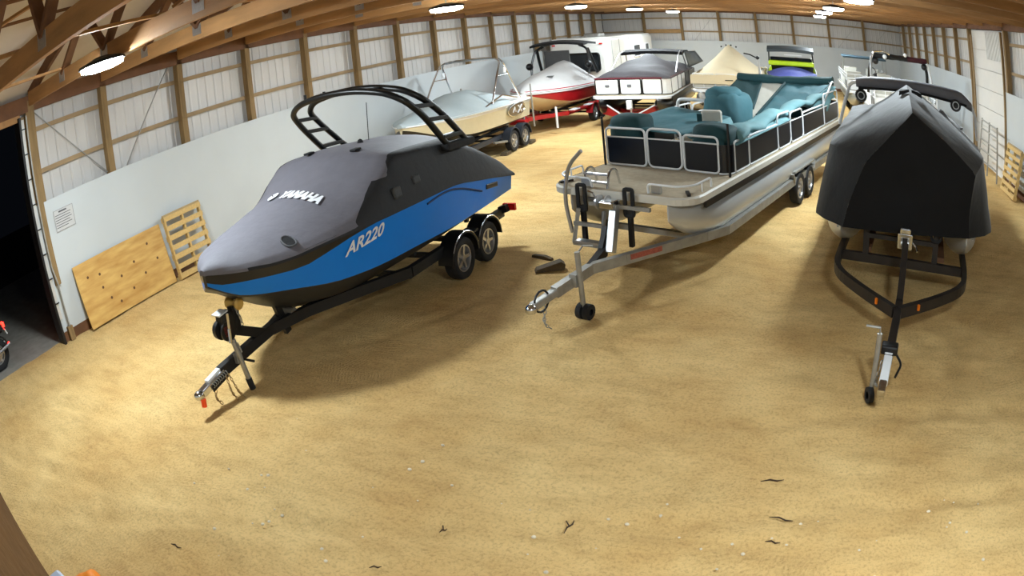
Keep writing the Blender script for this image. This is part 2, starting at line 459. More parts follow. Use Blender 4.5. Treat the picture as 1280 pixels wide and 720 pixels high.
for s, x0 in ((-1, XL), (1, XR)):
    tc.append(MB().bar((x0-APX, 0, slope_z(x0)-CH-.02), (0, 0, APZ-CH-.02), .075, .20).mesh('top_chord', M_dwood))
webs = []
hx = [-.8, -.62, -.42, -.22, 0, .22, .42, .62, .8]; half = APX-XL
for a, c in ((-.8, -.70), (-.62, -.70), (-.62, -.46), (-.36, -.46), (-.36, -.2), (-.12, -.2), (-.12, 0), (.12, 0), (.12, .2), (.36, .2), (.36, .46), (.62, .46), (.62, .70), (.8, .70)):
    webs.append(MB().bar((a*half, 0, .2), (c*half, 0, slope_z(APX+c*half)-CH-.1), .06, .14, up=(0, 1, 0)).mesh('web', M_dwood))
me_pl = MB().box((0, 0, 0), (.22, .004, .17)).mesh('gusset_plate', M_plate)
for y in POSTY+[YF-.15, -.9]:
    t = empty('truss', ceil); t.location = (APX, y, CH)
    inst('bottom_chord', me_bc, t)
    for m in tc: inst('top_chord', m, t)
    for m in webs: inst('web', m, t)
    if y < 14:
        for x in (-.8, -.62, -.36, -.12, .12, .36):
            for s in (-1, 1): inst('gusset_plate', me_pl, t, (x*half, s*.048, .16))
for s in (-1, 1):
    for i in range(15):
        f = (i+.5)/15; x = APX+s*f*(half+.2); z = slope_z(x)+.12
        MB().box((x, (YN+YF)/2, z), (.09, YF-YN, .05), ('Y', s*.29)).build('purlin', M_dwood, ceil)
for x in (-9.4, -6.5, -3.6, 1.25, 4.2):
    MB().box((x, (YN+YF)/2, CH+.285), (.09, YF-YN-.4, .04)).build('lateral_brace', M_truss, ceil)
for a, c in (((-10.9, 2.55, CH+.3), (-8.2, 4.6, CH+1.0)), ((-8.5, .45, CH+.3), (-6.2, 4.6, CH+1.3)), ((-6.2, 4.7, CH+.3), (-4, 6.4, CH+1.6))):
    MB().bar(a, c, .09, .04).build('diagonal_brace', M_truss, ceil)

# ================================================================ lamps
def lamp_mat():
    m = bpy.data.materials.new('lamp_diffuser'); m.use_nodes = True; nt = m.node_tree
    b = nt.nodes['Principled BSDF']; b.inputs['Emission Color'].default_value = (.84, .95, 1.0, 1)
    b.inputs['Emission Strength'].default_value = LAMP; b.inputs['Base Color'].default_value = (.9, .9, .9, 1)
    n = nt.nodes.new('ShaderNodeTexNoise'); r = nt.nodes.new('ShaderNodeMapRange'); nt.links.new(n.outputs['Fac'], r.inputs[0])
    r.inputs['To Min'].default_value = .3; r.inputs['To Max'].default_value = .4; nt.links.new(r.outputs[0], b.inputs['Roughness'])
    return m
M_lamp = lamp_mat()
def octa(r, z, n=8): return [(r*math.cos(2*PI*(k+.5)/n), r*math.sin(2*PI*(k+.5)/n), z) for k in range(n)]
me_house = MB().loft([octa(.12, .10), octa(.16, .085), octa(.34, .045), octa(.365, .0), octa(.34, -.004)], cap=True).mesh('housing', M_blackm)
me_diff = MB().loft([octa(.325, -.005), octa(.315, -.05), octa(.22, -.075)], cap=True).mesh('diffuser', M_lamp)
me_rod = MB().tube([(0, 0, .1), (0, 0, .20)], .012).mesh('rod', M_galv)
LAMPS = [(-7.4, 4.28, 'left row, the large one nearest the open doorway'), (-6.61, 11.76, 'left row, second, above the blue boat'),
         (-6.60, 19.44, 'left row, third, above the red boat'), (-6.47, 26.1, 'left row, fourth, near the camper'),
         (-6.17, 32.56, 'left row, farthest, by the far wall'), (1.35, 1.5, 'right row, unseen above the view, added to brighten the near sand'), (1.35, 12.5, 'right row, cut by the top edge of the view'),  # nearest right row lamp is added out of view to brighten the foreground sand
         (1.19, 18.45, 'right row, largest of the cluster of three'), (1.12, 23.41, 'right row, middle of the cluster of three'),
         (1.24, 30.72, 'right row, smallest of the cluster of three')]
for x, y, s in LAMPS:
    t = thing('ceiling_lamp', 'flat octagonal white ceiling lamp, '+s, 'lamp', (x, y, 4.3 if y < 5 else 4.2), 0, 'ceiling lamps')
    inst('housing', me_house, t); inst('diffuser', me_diff, t); inst('hanging_rod', me_rod, t)
# ================================================================ shared boat and trailer pieces
def tire_mesh(R, wd):
    b = MB(); h = wd/2
    b.lathe([(R*.62, -h*.75), (R*.8, -h), (R*.95, -h*.9), (R, -h*.55), (R*.985, -h*.2), (R*.985, h*.2), (R, h*.55), (R*.95, h*.9), (R*.8, h), (R*.62, h*.75)], 28)
    return b.mesh('tire', M_rub, True, 50)
def rim_mesh(R, wd, spokes=5, m=None):
    b = MB(); h = wd/2
    b.lathe([(R*.60, -h*.7), (R*.64, h*.78), (R*.58, h*.80), (R*.54, h*.45), (R*.54, -h*.2), (.001, -h*.2)], 28)
    b.lathe([(.055, h*.1), (.055, h*.75), (.001, h*.8)], 12)
    for k in range(spokes):
        a = 2*PI*k/spokes
        c = Vector((h*.5, math.cos(a)*R*.3, math.sin(a)*R*.3))
        b.box(c, (h*.3, R*.58, .05), Matrix.Rotation(a, 3, 'X'))
    return b.mesh('rim', m or M_rim, True)
TIRE, RIM = tire_mesh(.315, .2), rim_mesh(.315, .2)
TIRE_S, RIM_S = tire_mesh(.27, .18), rim_mesh(.27, .18, 6)
def wheel(parent, u, v, r=.315, small=False):
    t = inst('wheel', TIRE_S if small else TIRE, parent, (v, u, r), (0, 0, 0 if v > 0 else PI))
    inst('rim', RIM_S if small else RIM, t)
    return t
def fender(parent, u, v, r, wd, m, a0=.05, a1=PI-.05, n=12, name='fender'):
    b = MB(); rings = []
    for i in range(n+1):
        a = a0+(a1-a0)*i/n; c, s = math.cos(a), math.sin(a)
        rings.append([(v-wd/2, u+c*r, .315+s*r), (v+wd/2, u+c*r, .315+s*r), (v+wd/2+.006, u+c*(r-.035), .315+s*(r-.035)), (v+wd/2-.012, u+c*(r-.02), .315+s*(r-.02)), (v-wd/2, u+c*(r-.015), .315+s*(r-.015))])
    b.loft(rings); return b.build(name, m, parent, True)
def chain(parent, pts, m, r=.011, name='safety_chain'):
    P = fillet(pts, .08, 4); b = MB()
    # alternate links
    L = []; acc = 0
    for a, c in zip(P[:-1], P[1:]):
        d = (c-a); n = max(1, int(d.length/.045))
        for i in range(n): L.append((a+d*(i+.5)/n, d.normalized()))
    for i, (p, d) in enumerate(L):
        x = d.cross(Vector((1, .3, 0) if i % 2 else (0, .3, 1))).normalized()
        ring = [p+d*(.03*math.cos(t))+x*(.017*math.sin(t)) for t in [2*PI*k/8 for k in range(8)]]
        b.tube(ring, .006, 4, True)
    return b.build(name, m, parent)
def loft_half(us, prof, matrow=None, b=None):
    """prof(u) -> list of (v, z) from keel outwards/upwards; mirrored into an open skin"""
    b = b or MB(); rings = []
    for u in us:
        h = prof(u); rings.append([(-v, u, z) for v, z in reversed(h)]+[(v, u, z) for v, z in h[1:]])
    b.loft(rings, closed=False, mrow=matrow)
    return b, rings

# ================================================================ blue boat
BX, BY, BH = -5.99, 4.54, .015
M_blue = mat('blue_gelcoat', (0, 118, 212), .4, mottle=.06, scale=2, coat=.05)
M_cov1 = two_tone('charcoal_black_cover', (104, 102, 110), (17, 17, 20))
M_fab_blk = mat('black_canvas', (18, 18, 20), .85, mottle=.2, bump=.2, bscale=12)
M_blue.node_tree.nodes['Principled BSDF'].inputs['Specular IOR Level'].default_value = .3
boat = thing('motorboat', 'blue and black motorboat under a charcoal and black cover with a black arch tower', 'boat', (BX, BY, 0), -BH)
us_v = [-.1, 0, .06, .16, .4, .8, 1.4, 2.2, 3.2, 4.5, 5.6]; vs_v = [.03, .2, .3, .44, .68, .88, 1.02, 1.12, 1.16, 1.14, 1.08]
def bv(u): return smooth_interp(u, us_v, vs_v)
def bzk(u): return smooth_interp(u, [-.1, 0, .2, .41, .74, 1.17, 1.74, 2.6, 5.6], [1.34, 1.26, 1.11, .98, .78, .58, .44, .40, .44])
def bzc(u): return smooth_interp(u, [-.1, 0, .13, .53, 1.24, 1.91, 2.57, 3.7, 5.6], [1.37, 1.28, 1.2, 1.13, .99, .94, .93, .90, .91])
def bzb(u): return smooth_interp(u, [-.1, 0, .33, .71, 1.07, 1.57, 2.33, 3.45, 4.41, 5.3, 5.6], [1.41, 1.36, 1.35, 1.33, 1.38, 1.45, 1.49, 1.49, 1.35, 1.19, 1.13])
def bzh(u): return smooth_interp(u, [-.1, 0, .54, 1., 1.6, 2.4, 3.45, 4.41, 5.3, 5.6], [1.55, 1.53, 1.50, 1.52, 1.53, 1.53, 1.52, 1.39, 1.23, 1.17])
def bprof(u):
    v = bv(u); k, c, b_, h = bzk(u), bzc(u), bzb(u), bzh(u); q = min(1, max(0, u/.5))
    return [(0, k), (v*.5*(.6+.4*q), k+(c-k)*(.45-.1*q)), (v*.93, c-.02), (v*.97, c), (v*.985, c+(b_-c)*.5), (v, b_), (v, h)]
us = sorted(set([-.1, -.06, 0, .05, .1, .18, .28]+[.4+.2*i for i in range(26)]+[5.55]))
rowm = [2, 2, 1, 0, 0, 1]
def mr(i, k):
    k = k-6 if k >= 6 else 5-k
    return rowm[k]
hb, rings = loft_half(us, bprof, mr)
o = len(hb.v); hb.v += rings[-1]; hb.f.append(tuple(o+i for i in range(len(rings[-1])))); hb.m.append(0)
o = len(hb.v); hb.v += rings[0]; hb.f.append(tuple(o+i for i in range(len(rings[0])))); hb.m.append(1)
hull = hb.build('hull', [M_blue, M_bgel, M_grgel], boat, True, 35)
# raised styling line on the near and far sides
for s in (-1, 1):
    P = [(s*(bv(u)*.995+.006), u, bzc(u)+(bzb(u)-bzc(u))*t) for u, t in ((2.9, .84), (3.2, .90), (3.5, .90), (3.8, .84), (4.1, .74), (4.4, .60))]
    MB().tube(fillet(P, .3), .014).build('styling_line', mat('navy_gelcoat', (4, 40, 84), .7), hull, True)
    MB().box((s*(bv(4.75)+.0), 4.75, bzb(4.75)-.12), (.03, .36, .075), ('X', -.1)).build('side_vent', M_bgel, hull, bevel=.01)
MB().box((0, 5.58, .85), (1.7, .12, .12)).build('swim_platform', M_bgel, boat, bevel=.02)
# cover
def cz(u): return smooth_interp(u, [-.12, 0, .3, .8, 1.3, 1.8, 2.2, 2.48, 2.65, 3.2, 3.9, 4.4, 5., 5.5, 5.65], [1.57, 1.63, 1.69, 1.78, 1.87, 1.99, 2.14, 2.25, 2.26, 2.23, 2.18, 2.04, 1.86, 1.62, 1.42])
def csh(u): return smooth_interp(u, [-.12, .4, 1.0, 1.5, 1.85, 2.2, 2.45, 2.6, 3.2, 3.9, 4.5, 5.1, 5.5, 5.65], [1.55, 1.56, 1.59, 1.64, 1.76, 1.98, 2.13, 2.15, 2.11, 2.03, 1.8, 1.55, 1.36, 1.24])
def cover_prof(u):
    v = bv(u)+.015; h = bzh(u)-.02; s = csh(u); c = cz(u)
    q = min(1, max(0, (u-1.4)/.9))
    sv = v*(.90-.04*q)
    pts = [(0, c)]
    for t in (.2, .4, .6, .8): pts.append((sv*t, c-(c-s)*(t**2.2)))
    pts.append((sv, s))
    for t in (.15, .3, .45, .6, .75, .9): pts.append((sv+(v-sv)*(t**.8), s+(h-s)*t))
    pts.append((v, h)); pts.append((v+.006, h-.03))
    return pts
cu = [-.12, -.09, -.05, 0, .06, .12]+[.2+.09*i for i in range(60)]+[5.58, 5.63, 5.65]
cb = MB(); rings = []
for u in cu:
    h = cover_prof(u)
    r = [(-v, u, z) for v, z in reversed(h)]+[(v, u, z) for v, z in h[1:]]
    r2 = []
    for (x, y, z) in r:
        n = noise.noise(Vector((x*2.2, y*2.2, z*2)))*.014+noise.noise(Vector((x*7, y*3, 4)))*.005
        r2.append((x, y, z+n*(1 if abs(x) < bv(u)*.97 else .15)))
    rings.append(r2)
cb.loft(rings, closed=False)
o = len(cb.v); cb.v += rings[-1]; cb.f.append(tuple(o+i for i in range(len(rings[-1])))); cb.m.append(0)
o = len(cb.v); cb.v += rings[0]; cb.f.append(tuple(o+i for i in range(len(rings[0])))); cb.m.append(0)
tone = []
for x, y, z in cb.v:
    side = 1.56+max(0, (z-1.57))*1.5+.0                   # slanted seam at the windscreen's side
    d_front = side-y
    lim = smooth_interp(y, [0, 1.5, 2.4, 4.6], [9, 9, .93, .80])
    d_top = min(lim-abs(x), (z-1.93)*1.5, 4.05-y-.1*abs(x))
    d_hem = z-(bzh(min(5.6, max(-.1, y)))-.012)
    tone.append(max(d_front, d_top) if d_hem > 0 or y < .2 else -.1)
cb.tone = tone
cover = cb.build('cover', M_cov1, boat, True, 60)
def cov_z(u, v):
    h = cover_prof(u)
    return float(np.interp(abs(v), [p[0] for p in h[:6]], [p[1] for p in h[:6]]))+noise.noise(Vector((v*2.2, u*2.2, cz(u)*2)))*.014
M_print = mat('white_print', (225, 226, 230), .6, mottle=.03)
t = text_mesh('YAMAHA', .165, lambda x, y: (x+.22, 1.52+y*1.25, cov_z(1.52+y*1.25, x+.22)+.022), 'cover_lettering', M_print, cover, shear=.2, bold=.011, sub=3)
# tuning fork roundel before the lettering
rg = MB(); P = [(-.27+.075*math.cos(a), 1.52-.09*math.sin(a)) for a in [2*PI*i/16 for i in range(16)]]
rg.add([(x, u, cov_z(u, x)+.022) for x, u in P]+[(-.29, 1.52, cov_z(1.52, -.29)+.024)], [(i, (i+1) % 16, 16) for i in range(16)])
rg.build('roundel', M_print, cover)
lb = MB()
for k in range(3):
    a = PI/2+2*PI*k/3; p = [(-.27+q*math.cos(a)+d*math.sin(a), 1.52-q*1.2*math.sin(a)+d*1.2*math.cos(a)) for q, d in ((0, -.006), (.06, -.006), (.06, .006), (0, .006))]
    lb.add([(x, u, cov_z(u, x)+.027) for x, u in p], [(0, 1, 2, 3)])
lb.build('roundel_mark', M_fab_blk, cover)
for u, v in ((3.05, 0), (2.55, .5)): pass
# black oval patches, side vents and straps on the cover
def side_pt(u, t): # point on the cover's near side, t from hem to shoulder
    h = cover_prof(u); s, e = h[5], h[-2]
    return Vector((e[0]+(s[0]-e[0])*t, u, e[1]+(s[1]-e[1])*t))
p = [(bv(.95)*.93*0+.70+.10*math.cos(a), .72+.07*math.sin(a)) for a in [2*PI*i/18 for i in range(18)]]
MB().tube([(x, u, cov_z(u, x)+.012) for x, u in p], .012, 6, True).build('cleat_patch_ring', mat('grey_webbing', (78, 78, 82), .7), cover, True)
pt = MB(); pt.add([(.70, .72, cov_z(.72, .70)+.016)]+[(x, u, cov_z(u, x)+.012) for x, u in p], [(0, i+1, (i+1) % 18+1) for i in range(18)])
pt.build('cleat_patch', M_fab_blk, cover, True)
for s in (1, -1):
    for u, tt, sz in ((2.35, .34, (.05, .17, .15)), (2.78, .40, (.05, .17, .12))):
        q = side_pt(u, tt); MB().box((s*(q.x+.005), q.y, q.z), sz, ('Y', -s*.18)).build('cover_vent', mat('vent_mesh', (58, 60, 62), .7, mottle=.3, scale=40), cover, bevel=.03)
    for u, v in ((2.5, .42),):
        MB().box((s*v, u, cov_z(u, v)+.02), (.10, .14, .03)).build('buckle_patch', M_fab_blk, cover, bevel=.01)
# support pole tip and antenna line
MB().lathe([(.001, .06), (.03, .045), (.05, 0)], 12, Matrix.Translation((0, 3.15, cz(3.15))) @ Matrix.Rotation(-PI/2, 4, 'Y')).build('pole_cap', M_fab_blk, cover, True)
MB().tube([(.0, 3.35, cz(3.3)), (-.01, 3.42, 2.78)], .006).build('antenna', M_blackm, boat)
# hull lettering
def hull_pt(u, z, off=.012):
    k, c, b_ = bzk(u), bzc(u), bzb(u); v = bv(u)
    x = np.interp(z, [c, c+(b_-c)*.5, b_], [v*.97, v*.985, v]); return (float(x)+off, u, z)
text_mesh('AR220', .235, lambda x, y: hull_pt(1.62+x*.98, 1.33+y*.82+(x*.10)), 'hull_lettering', mat('silver_print', (220, 222, 224), .4, mottle=.05), hull, shear=.45, bold=.006, sub=3)
# tower: twin tubes each side joined by rungs, a double arch on top
M_tow = mat('tower_black', (16, 18, 19), .35, mottle=.1)
def tower_leg(s):
    fr = [(s*1.10, 3.70, 2.0), (s*1.10, 3.15, 2.55), (s*1.02, 2.88, 2.80), (s*.80, 2.80, 2.93)]
    rr = [(s*1.10, 4.22, 1.98), (s*1.10, 3.62, 2.50), (s*1.03, 3.28, 2.77), (s*.82, 3.18, 2.92)]
    return fr, rr
fL, rL = tower_leg(-1); fR, rR = tower_leg(1)
top_f = fL+[(-.4, 2.78, 3.01), (0, 2.77, 3.03), (.4, 2.78, 3.01)]+fR[::-1]
top_r = rL+[(-.4, 3.17, 3.0), (0, 3.17, 3.02), (.4, 3.17, 3.0)]+rR[::-1]
tower = MB().tube(fillet(top_f, .25), .047, 10).build('tower_front_arch', M_tow, boat, True)
MB().tube(fillet(top_r, .25), .047, 10).build('tower_rear_arch', M_tow, boat, True)
def lerp(a, b, t): return tuple(x+(y-x)*t for x, y in zip(a, b))
for f, r in ((fL, rL), (fR, rR)):
    for i, t in ((0, .3), (0, .85), (1, .55)):
        MB().bar(lerp(f[i], f[i+1], t), lerp(r[i], r[i+1], t), .10, .06).build('tower_rung', M_tow, boat, bevel=.01)
    MB().box(lerp(f[0], r[0], .5), (.14, .75, .12), ('X', -.05)).build('tower_foot', M_fab_blk, boat, bevel=.03)
for x in (-.45, .1, .45): MB().bar((x, 2.78, 3.005), (x, 3.17, 2.995), .08, .03).build('tower_crossbar', M_tow, boat)
for x in (-.62, -.25): MB().tube([(x, 2.79, 3.0), (x, 2.79, 3.08)], .022).build('tower_light', M_tow, boat)

# ---------------------------------------------------------------- its trailer
tr = thing('boat_trailer', 'black tandem axle trailer under the blue motorboat', 'trailer', (BX, BY, 0), -BH)
# tongue and rails
MB().bar((0, -.25, .36), (0, .95, .50), .10, .14).build('tongue', M_darkm, tr, bevel=.008)
for s in (-1, 1):
    MB().path([(0, .75, .47), (s*.18, 1.3, .5), (s*.86, 2.7, .52), (s*.86, 5.5, .52)], .09, .14).build('side_rail', M_darkm, tr)
    MB().path([(s*.42, 2.0, .60), (s*.50, 5.3, .66)], .09, .05).build('bunk', M_fab_blk, tr)
    for u in (2.2, 3.4, 5.0): MB().box((s*.46, u, .56), (.06, .06, .14)).build('bunk_bracket', M_darkm, tr)
    MB().path([(s*.84, 5.5, .56), (s*.98, 5.5, .60)], .14, .12).build('tail_light_bracket', M_darkm, tr)
    l = MB().box((s*.98, 5.56, .60), (.22, .06, .11)).build('tail_light', M_redlens, tr)
    for u in (3.83, 4.61):
        wheel(tr, u, s*.96)
        fender(tr, u, s*.96, .41, .24, M_blackm)
    for u in (3.83, 4.61):
        MB().tube([(s*1.083, u+.405*math.cos(a), .315+.405*math.sin(a)) for a in [.35+(PI-.85)*i/12 for i in range(13)]], .011, 6).build('fender_trim', M_chrome, tr, True)
    MB().box((s*.97, 4.22, .62), (.2, .12, .03)).build('fender_step', M_darkm, tr)
for u in (2.7, 3.83, 4.61, 5.4): MB().box((0, u, .47 if u in (2.7, 5.4) else .33), (1.75, .08, .07)).build('crossmember' if u in (2.7, 5.4) else 'axle', M_darkm, tr)
# coupler
cpl = MB().bar((0, -.62, .27), (0, -.20, .36), .11, .09).build('coupler', M_chrome, tr, bevel=.015)
MB().sphere((0, -.66, .27), (.065, .075, .06)).build('ball_socket', M_chrome, cpl, True)
MB().box((0, -.36, .39), (.07, .26, .03), ('X', .2)).build('latch_plate', M_wpaint, cpl)
MB().tube([(0, -.62, .21), (0, -.64, .11)], .035).build('ball_lock', mat('orange_lock', (255, 80, 25), .4), cpl, True)
MB().box((.062, -.33, .30), (.012, .3, .08), ('X', .2)).build('brake_actuator', M_blackm, cpl)
sp = MB()
for i in range(8): sp.tube(arc((.072, -.45+.035*i, .305+.007*i), .026, 0, 2*PI, 8, 'xz')[:-1], .005, 4, True)
sp.build('actuator_spring', M_galv, cpl)
chain(tr, [(.07, -.22, .33), (.13, -.25, .12), (.16, -.2, .01)], M_chain)
chain(tr, [(.08, -.18, .33), (.17, -.17, .1), (.2, -.12, .01)], M_chain)
chain(tr, [(-.05, -.3, .3), (-.02, -.42, .1), (.02, -.36, .01)], M_chain)
# jack
jk = MB().tube([(.12, .10, .02), (.10, .02, .68)], .034, 12).build('jack', M_galv, tr, True)
MB().tube([(.12, .10, .0), (.115, .08, .15)], .042, 12).build('jack_foot', M_rub, jk, True)
MB().tube([(.10, .02, .62), (.17, .03, .64), (.19, .04, .52)], .01).build('jack_crank', M_galv, jk)
MB().box((.07, .05, .43), (.06, .10, .12)).build('jack_mount', M_galv, tr)
MB().tube([(.1, .08, .4), (.28, .12, .38)], .016).build('jack_pin', M_blackm, tr)
# winch post
MB().bar((0, .62, .48), (0, .17, .72), .09, .12, up=(0, 1, 1)).build('winch_post', M_darkm, tr, bevel=.008)
MB().bar((0, .18, .68), (0, .23, 1.0), .09, .12, up=(0, 1, 0)).build('winch_post', M_darkm, tr, bevel=.008)
wn_ = MB().box((0, .06, .87), (.18, .20, .26), ('X', -.15)).build('winch', M_blackm, tr, bevel=.03)
MB().lathe([(.001, -.1), (.115, -.1), (.12, -.06), (.12, -.03), (.05, -.02), (.05, .06), (.12, .07), (.12, .1), (.001, .1)], 18, Matrix.Translation((.0, .0, .79))).build('winch_drum', M_blackm, wn_, True)
MB().box((.0, .0, 1.005), (.16, .15, .015), ('X', .1)).build('winch_plate', M_wpaint, wn_)
MB().bar((.11, .0, .82), (.12, .02, 1.0), .02, .03).build('winch_handle', M_chrome, wn_)
MB().tube([(.11, .0, .82), (.11, -.03, .66)], .024).build('winch_hook', M_chrome, wn_)
MB().box((.09, -.01, .80), (.02, .12, .12)).build('winch_gear', mat('red_gear', (150, 40, 35), .5), wn_)
rl = MB().lathe([(.001, -.13), (.05, -.13), (.075, -.10), (.07, -.07), (.035, -.02), (.035, .02), (.07, .07), (.075, .10), (.05, .13), (.001, .13)], 18, Matrix.Translation((0, .26, 1.02)))
rl.build('bow_roller', mat('amber_rubber', (205, 165, 85), .5, mottle=.1), tr, True)
chain(tr, [(.07, .2, 1.0), (.09, .24, .85), (.07, .25, .75)], M_galv)
# bow guide roller under the keel
MB().box((0, .98, .55), (.06, .10, .5), ('X', .25)).build('keel_support', M_darkm, tr)
MB().lathe([(.001, -.1), (.06, -.1), (.05, 0), (.06, .1), (.001, .1)], 14, Matrix.Translation((.02, 1.12, .55))).build('keel_roller', mat('grey_roller', (120, 110, 95), .6), tr, True)
# ================================================================ pontoon boats
def solid(o, t=.012):
    m = o.modifiers.new('thickness', 'SOLIDIFY'); m.thickness = t; m.offset = 0; return o
def sheet(name, c00, c10, c11, c01, m, parent, n=14, sag=0., wr=.02, seed=0, t=.014, fs=3.0, edge=0.):
    """draped cloth between four corners: sag in the middle, wrinkles across"""
    b = MB(); c00, c10, c11, c01 = map(Vector, (c00, c10, c11, c01)); vs = []
    nrm = (c10-c00).cross(c01-c00).normalized()
    if nrm.z < 0: nrm = -nrm
    for i in range(n+1):
        for j in range(n+1):
            a, c = i/n, j/n
            p = c00*(1-a)*(1-c)+c10*a*(1-c)+c11*a*c+c01*(1-a)*c
            k = 16*a*(1-a)*c*(1-c)
            p = p-Vector((0, 0, sag*k))
            p += nrm*wr*(noise.noise(p*fs+Vector((seed, 0, 0)))+.6*noise.noise(Vector((p.x*fs*2.5+seed, p.y*fs, p.z*fs))))*(1 if edge else min(1, k*3+.4))
            vs.append(p)
    N = n+1
    b.add(vs, [(i*N+j, (i+1)*N+j, (i+1)*N+j+1, i*N+j+1) for i in range(n) for j in range(n)])
    return solid(b.build(name, m, parent, True, 80), t)
def lump(name, c, d, m, parent, seed=0, wr=.05, n=20, k=10, power=4., fs=3.5, top=None):
    """cloth thrown over a boxy thing: superellipsoid with folds"""
    rings = []
    for i in range(k+1):
        ph = -PI/2+PI*i/k; r = []
        cz_ = math.copysign(abs(math.sin(ph))**(2/power), math.sin(ph)); cr = max(.02, abs(math.cos(ph))**(2/power))
        for j in range(n):
            t = 2*PI*j/n
            x = math.copysign(abs(math.cos(t))**(2/power), math.cos(t))*cr; y = math.copysign(abs(math.sin(t))**(2/power), math.sin(t))*cr
            p = Vector((x*d[0]/2, y*d[1]/2, cz_*d[2]/2))
            if top: p.x *= 1+(top-1)*(cz_+1)/2; p.y *= 1+(top-1)*(cz_+1)/2
            q = Vector(c)+p
            f = noise.noise(q*fs+Vector((seed, seed, 0)))*wr+noise.noise(Vector((q.x*8, q.y*8, q.z*2.5+seed)))*wr*.5
            r.append(q+p.normalized()*f*(1 if i > 0 else 0))
        rings.append(r)
    return MB().loft(rings).build(name, m, parent, True, 80)
def rrect_pts(a, b, z0, z1, r, n=4):
    """rounded rectangle in the vertical plane through points a, b (xy)"""
    a, b = Vector((*a, 0)), Vector((*b, 0)); d = (b-a); L = d.length; d.normalize(); out = []
    for cx, cz_, t0 in ((L-r, z0+r, -PI/2), (L-r, z1-r, 0), (r, z1-r, PI/2), (r, z0+r, PI)):
        for i in range(n+1):
            t = t0+PI/2*i/n; out.append(a+d*(cx+r*math.cos(t))+Vector((0, 0, cz_+r*math.sin(t))))
    return out
def fence(parent, a, b, z0, z1, zp, mp, mf, r=.07, tr=.018, name='fence_panel', mid=()):
    """one fence section: panel between a and b up to zp, tube frame up to z1"""
    va, vb = Vector((*a, 0)), Vector((*b, 0)); d = (vb-va).normalized()
    g = .025; p0, p1 = va+d*g, vb-d*g
    p = MB().bar((p0.x, p0.y, (z0+zp)/2), (p1.x, p1.y, (z0+zp)/2), .012, zp-z0-.02).build(name, mp, parent)
    MB().tube(rrect_pts(a, b, z0, z1, r), tr, 7, True).build('frame', mf, p, True)
    if zp < z1-.05: MB().tube([(a[0], a[1], zp), (b[0], b[1], zp)], tr*.7, 6).build('frame_rail', mf, p, True)
    for t in mid:
        q = va.lerp(vb, t); MB().tube([(q.x, q.y, z0), (q.x, q.y, z1)], tr*.7, 6).build('frame_post', mf, p, True)
    return p
def pontoon_base(root, L, w, zd, r, vt, zc_, deckm, trimm, tubem, nose=.0, rc=.35, u0=0.):
    for s in (-1, 1):
        rings = []
        for u, k, kb in ((nose-.45, .03, .34), (nose-.38, .14, .42), (nose-.2, .36, .58), (nose+.05, .62, .76), (nose+.35, .86, .91), (nose+.65, .98, .99), (nose+.85, 1, 1), (L*.5, 1, 1), (L-.25, 1, 1), (L-.2, .97, .97)):
            cz_ = zc_+r*(1-kb)
            rings.append([(s*vt+r*k*math.cos(t), u, cz_+r*kb*math.sin(t)) for t in [2*PI*i/24 for i in range(24)]])
        MB().loft(rings).build('pontoon_tube', tubem, root, True)
        MB().box((s*vt, L*.5+.2, zc_+r+.01), (.16, L-.8, .05)).build('tube_bracket', tubem, root)
    # deck outline with rounded front corners
    def outline(e):
        P = []
        for s in (1, -1):
            cs = [(s*(w+e-rc)+s*rc*math.sin(t), u0-e+rc-rc*math.cos(t)) for t in [PI/2*i/6 for i in range(7)]]
            P += cs if s == -1 else cs[::-1]
        return [(w+e, L+e)]+P+[(-w-e, L+e)]
    P = outline(0)
    MB().loft([[(x, y, zd-.07) for x, y in P], [(x, y, zd) for x, y in P]]).build('deck', deckm, root)
    Q = outline(.03)
    MB().loft([[(x, y, zd-.10) for x, y in Q], [(x, y, zd-.02) for x, y in Q], [(x*.998, y, zd+.004) for x, y in outline(.01)]], cap=False).build('deck_trim', trimm, root)
    for i in range(int(L/.55)):
        MB().box((0, .3+i*.55, zd-.11), (2*w-.1, .07, .08)).build('crossmember', tubem, root) if i % 3 == 0 else None
    return P
PX, PY, PH = -2.52, 9.05, .285
M_carp = mat('deck_carpet', (176, 162, 138), .95, mottle=.18, scale=14, bump=.3, bscale=80)
M_trim = mat('deck_trim', (205, 200, 188), .45, mottle=.1)
M_pblk = mat('black_panel', (20, 21, 26), .35, mottle=.1)
M_teal = mat('teal_canvas', (60, 106, 116), .8, mottle=.16, scale=3, bump=.25, bscale=10)
M_teal2 = mat('light_teal_canvas', (104, 146, 152), .8, mottle=.16, scale=3, bump=.25, bscale=10)
M_dteal = mat('dark_teal_canvas', (18, 62, 66), .8, mottle=.2, scale=3, bump=.25, bscale=10)
M_beige = mat('beige_vinyl', (196, 192, 180), .6, mottle=.1)
pt = thing('pontoon_boat', 'silver pontoon boat with black fence panels and draped teal canvas covers', 'boat', (PX, PY, 0), -PH)
ZD = 1.25; W = 1.13
pontoon_base(pt, 8.75, W, ZD, .36, .77, .80, M_carp, M_trim, M_tube, nose=.05, u0=-.42)
MB().box((W+.0, 4.3, ZD-.155), (.05, 8.6, .09)).build('rub_rail', M_pblk, pt)
MB().box((-W-.0, 4.3, ZD-.155), (.05, 8.6, .09)).build('rub_rail', M_pblk, pt)
z0, zp, z1 = ZD+.02, ZD+.46, ZD+.62
F = 1.05; e = W-.06
fence(pt, (-e, F), (-.36, F), z0, zp+.14, zp, M_pblk, M_wpaint)
fence(pt, (-.32, F), (.27, F), z0, z1, zp, M_pblk, M_wpaint, r=.1, name='gate')
fence(pt, (.31, F), (e-.18, F), z0, zp+.10, zp, M_pblk, M_wpaint)
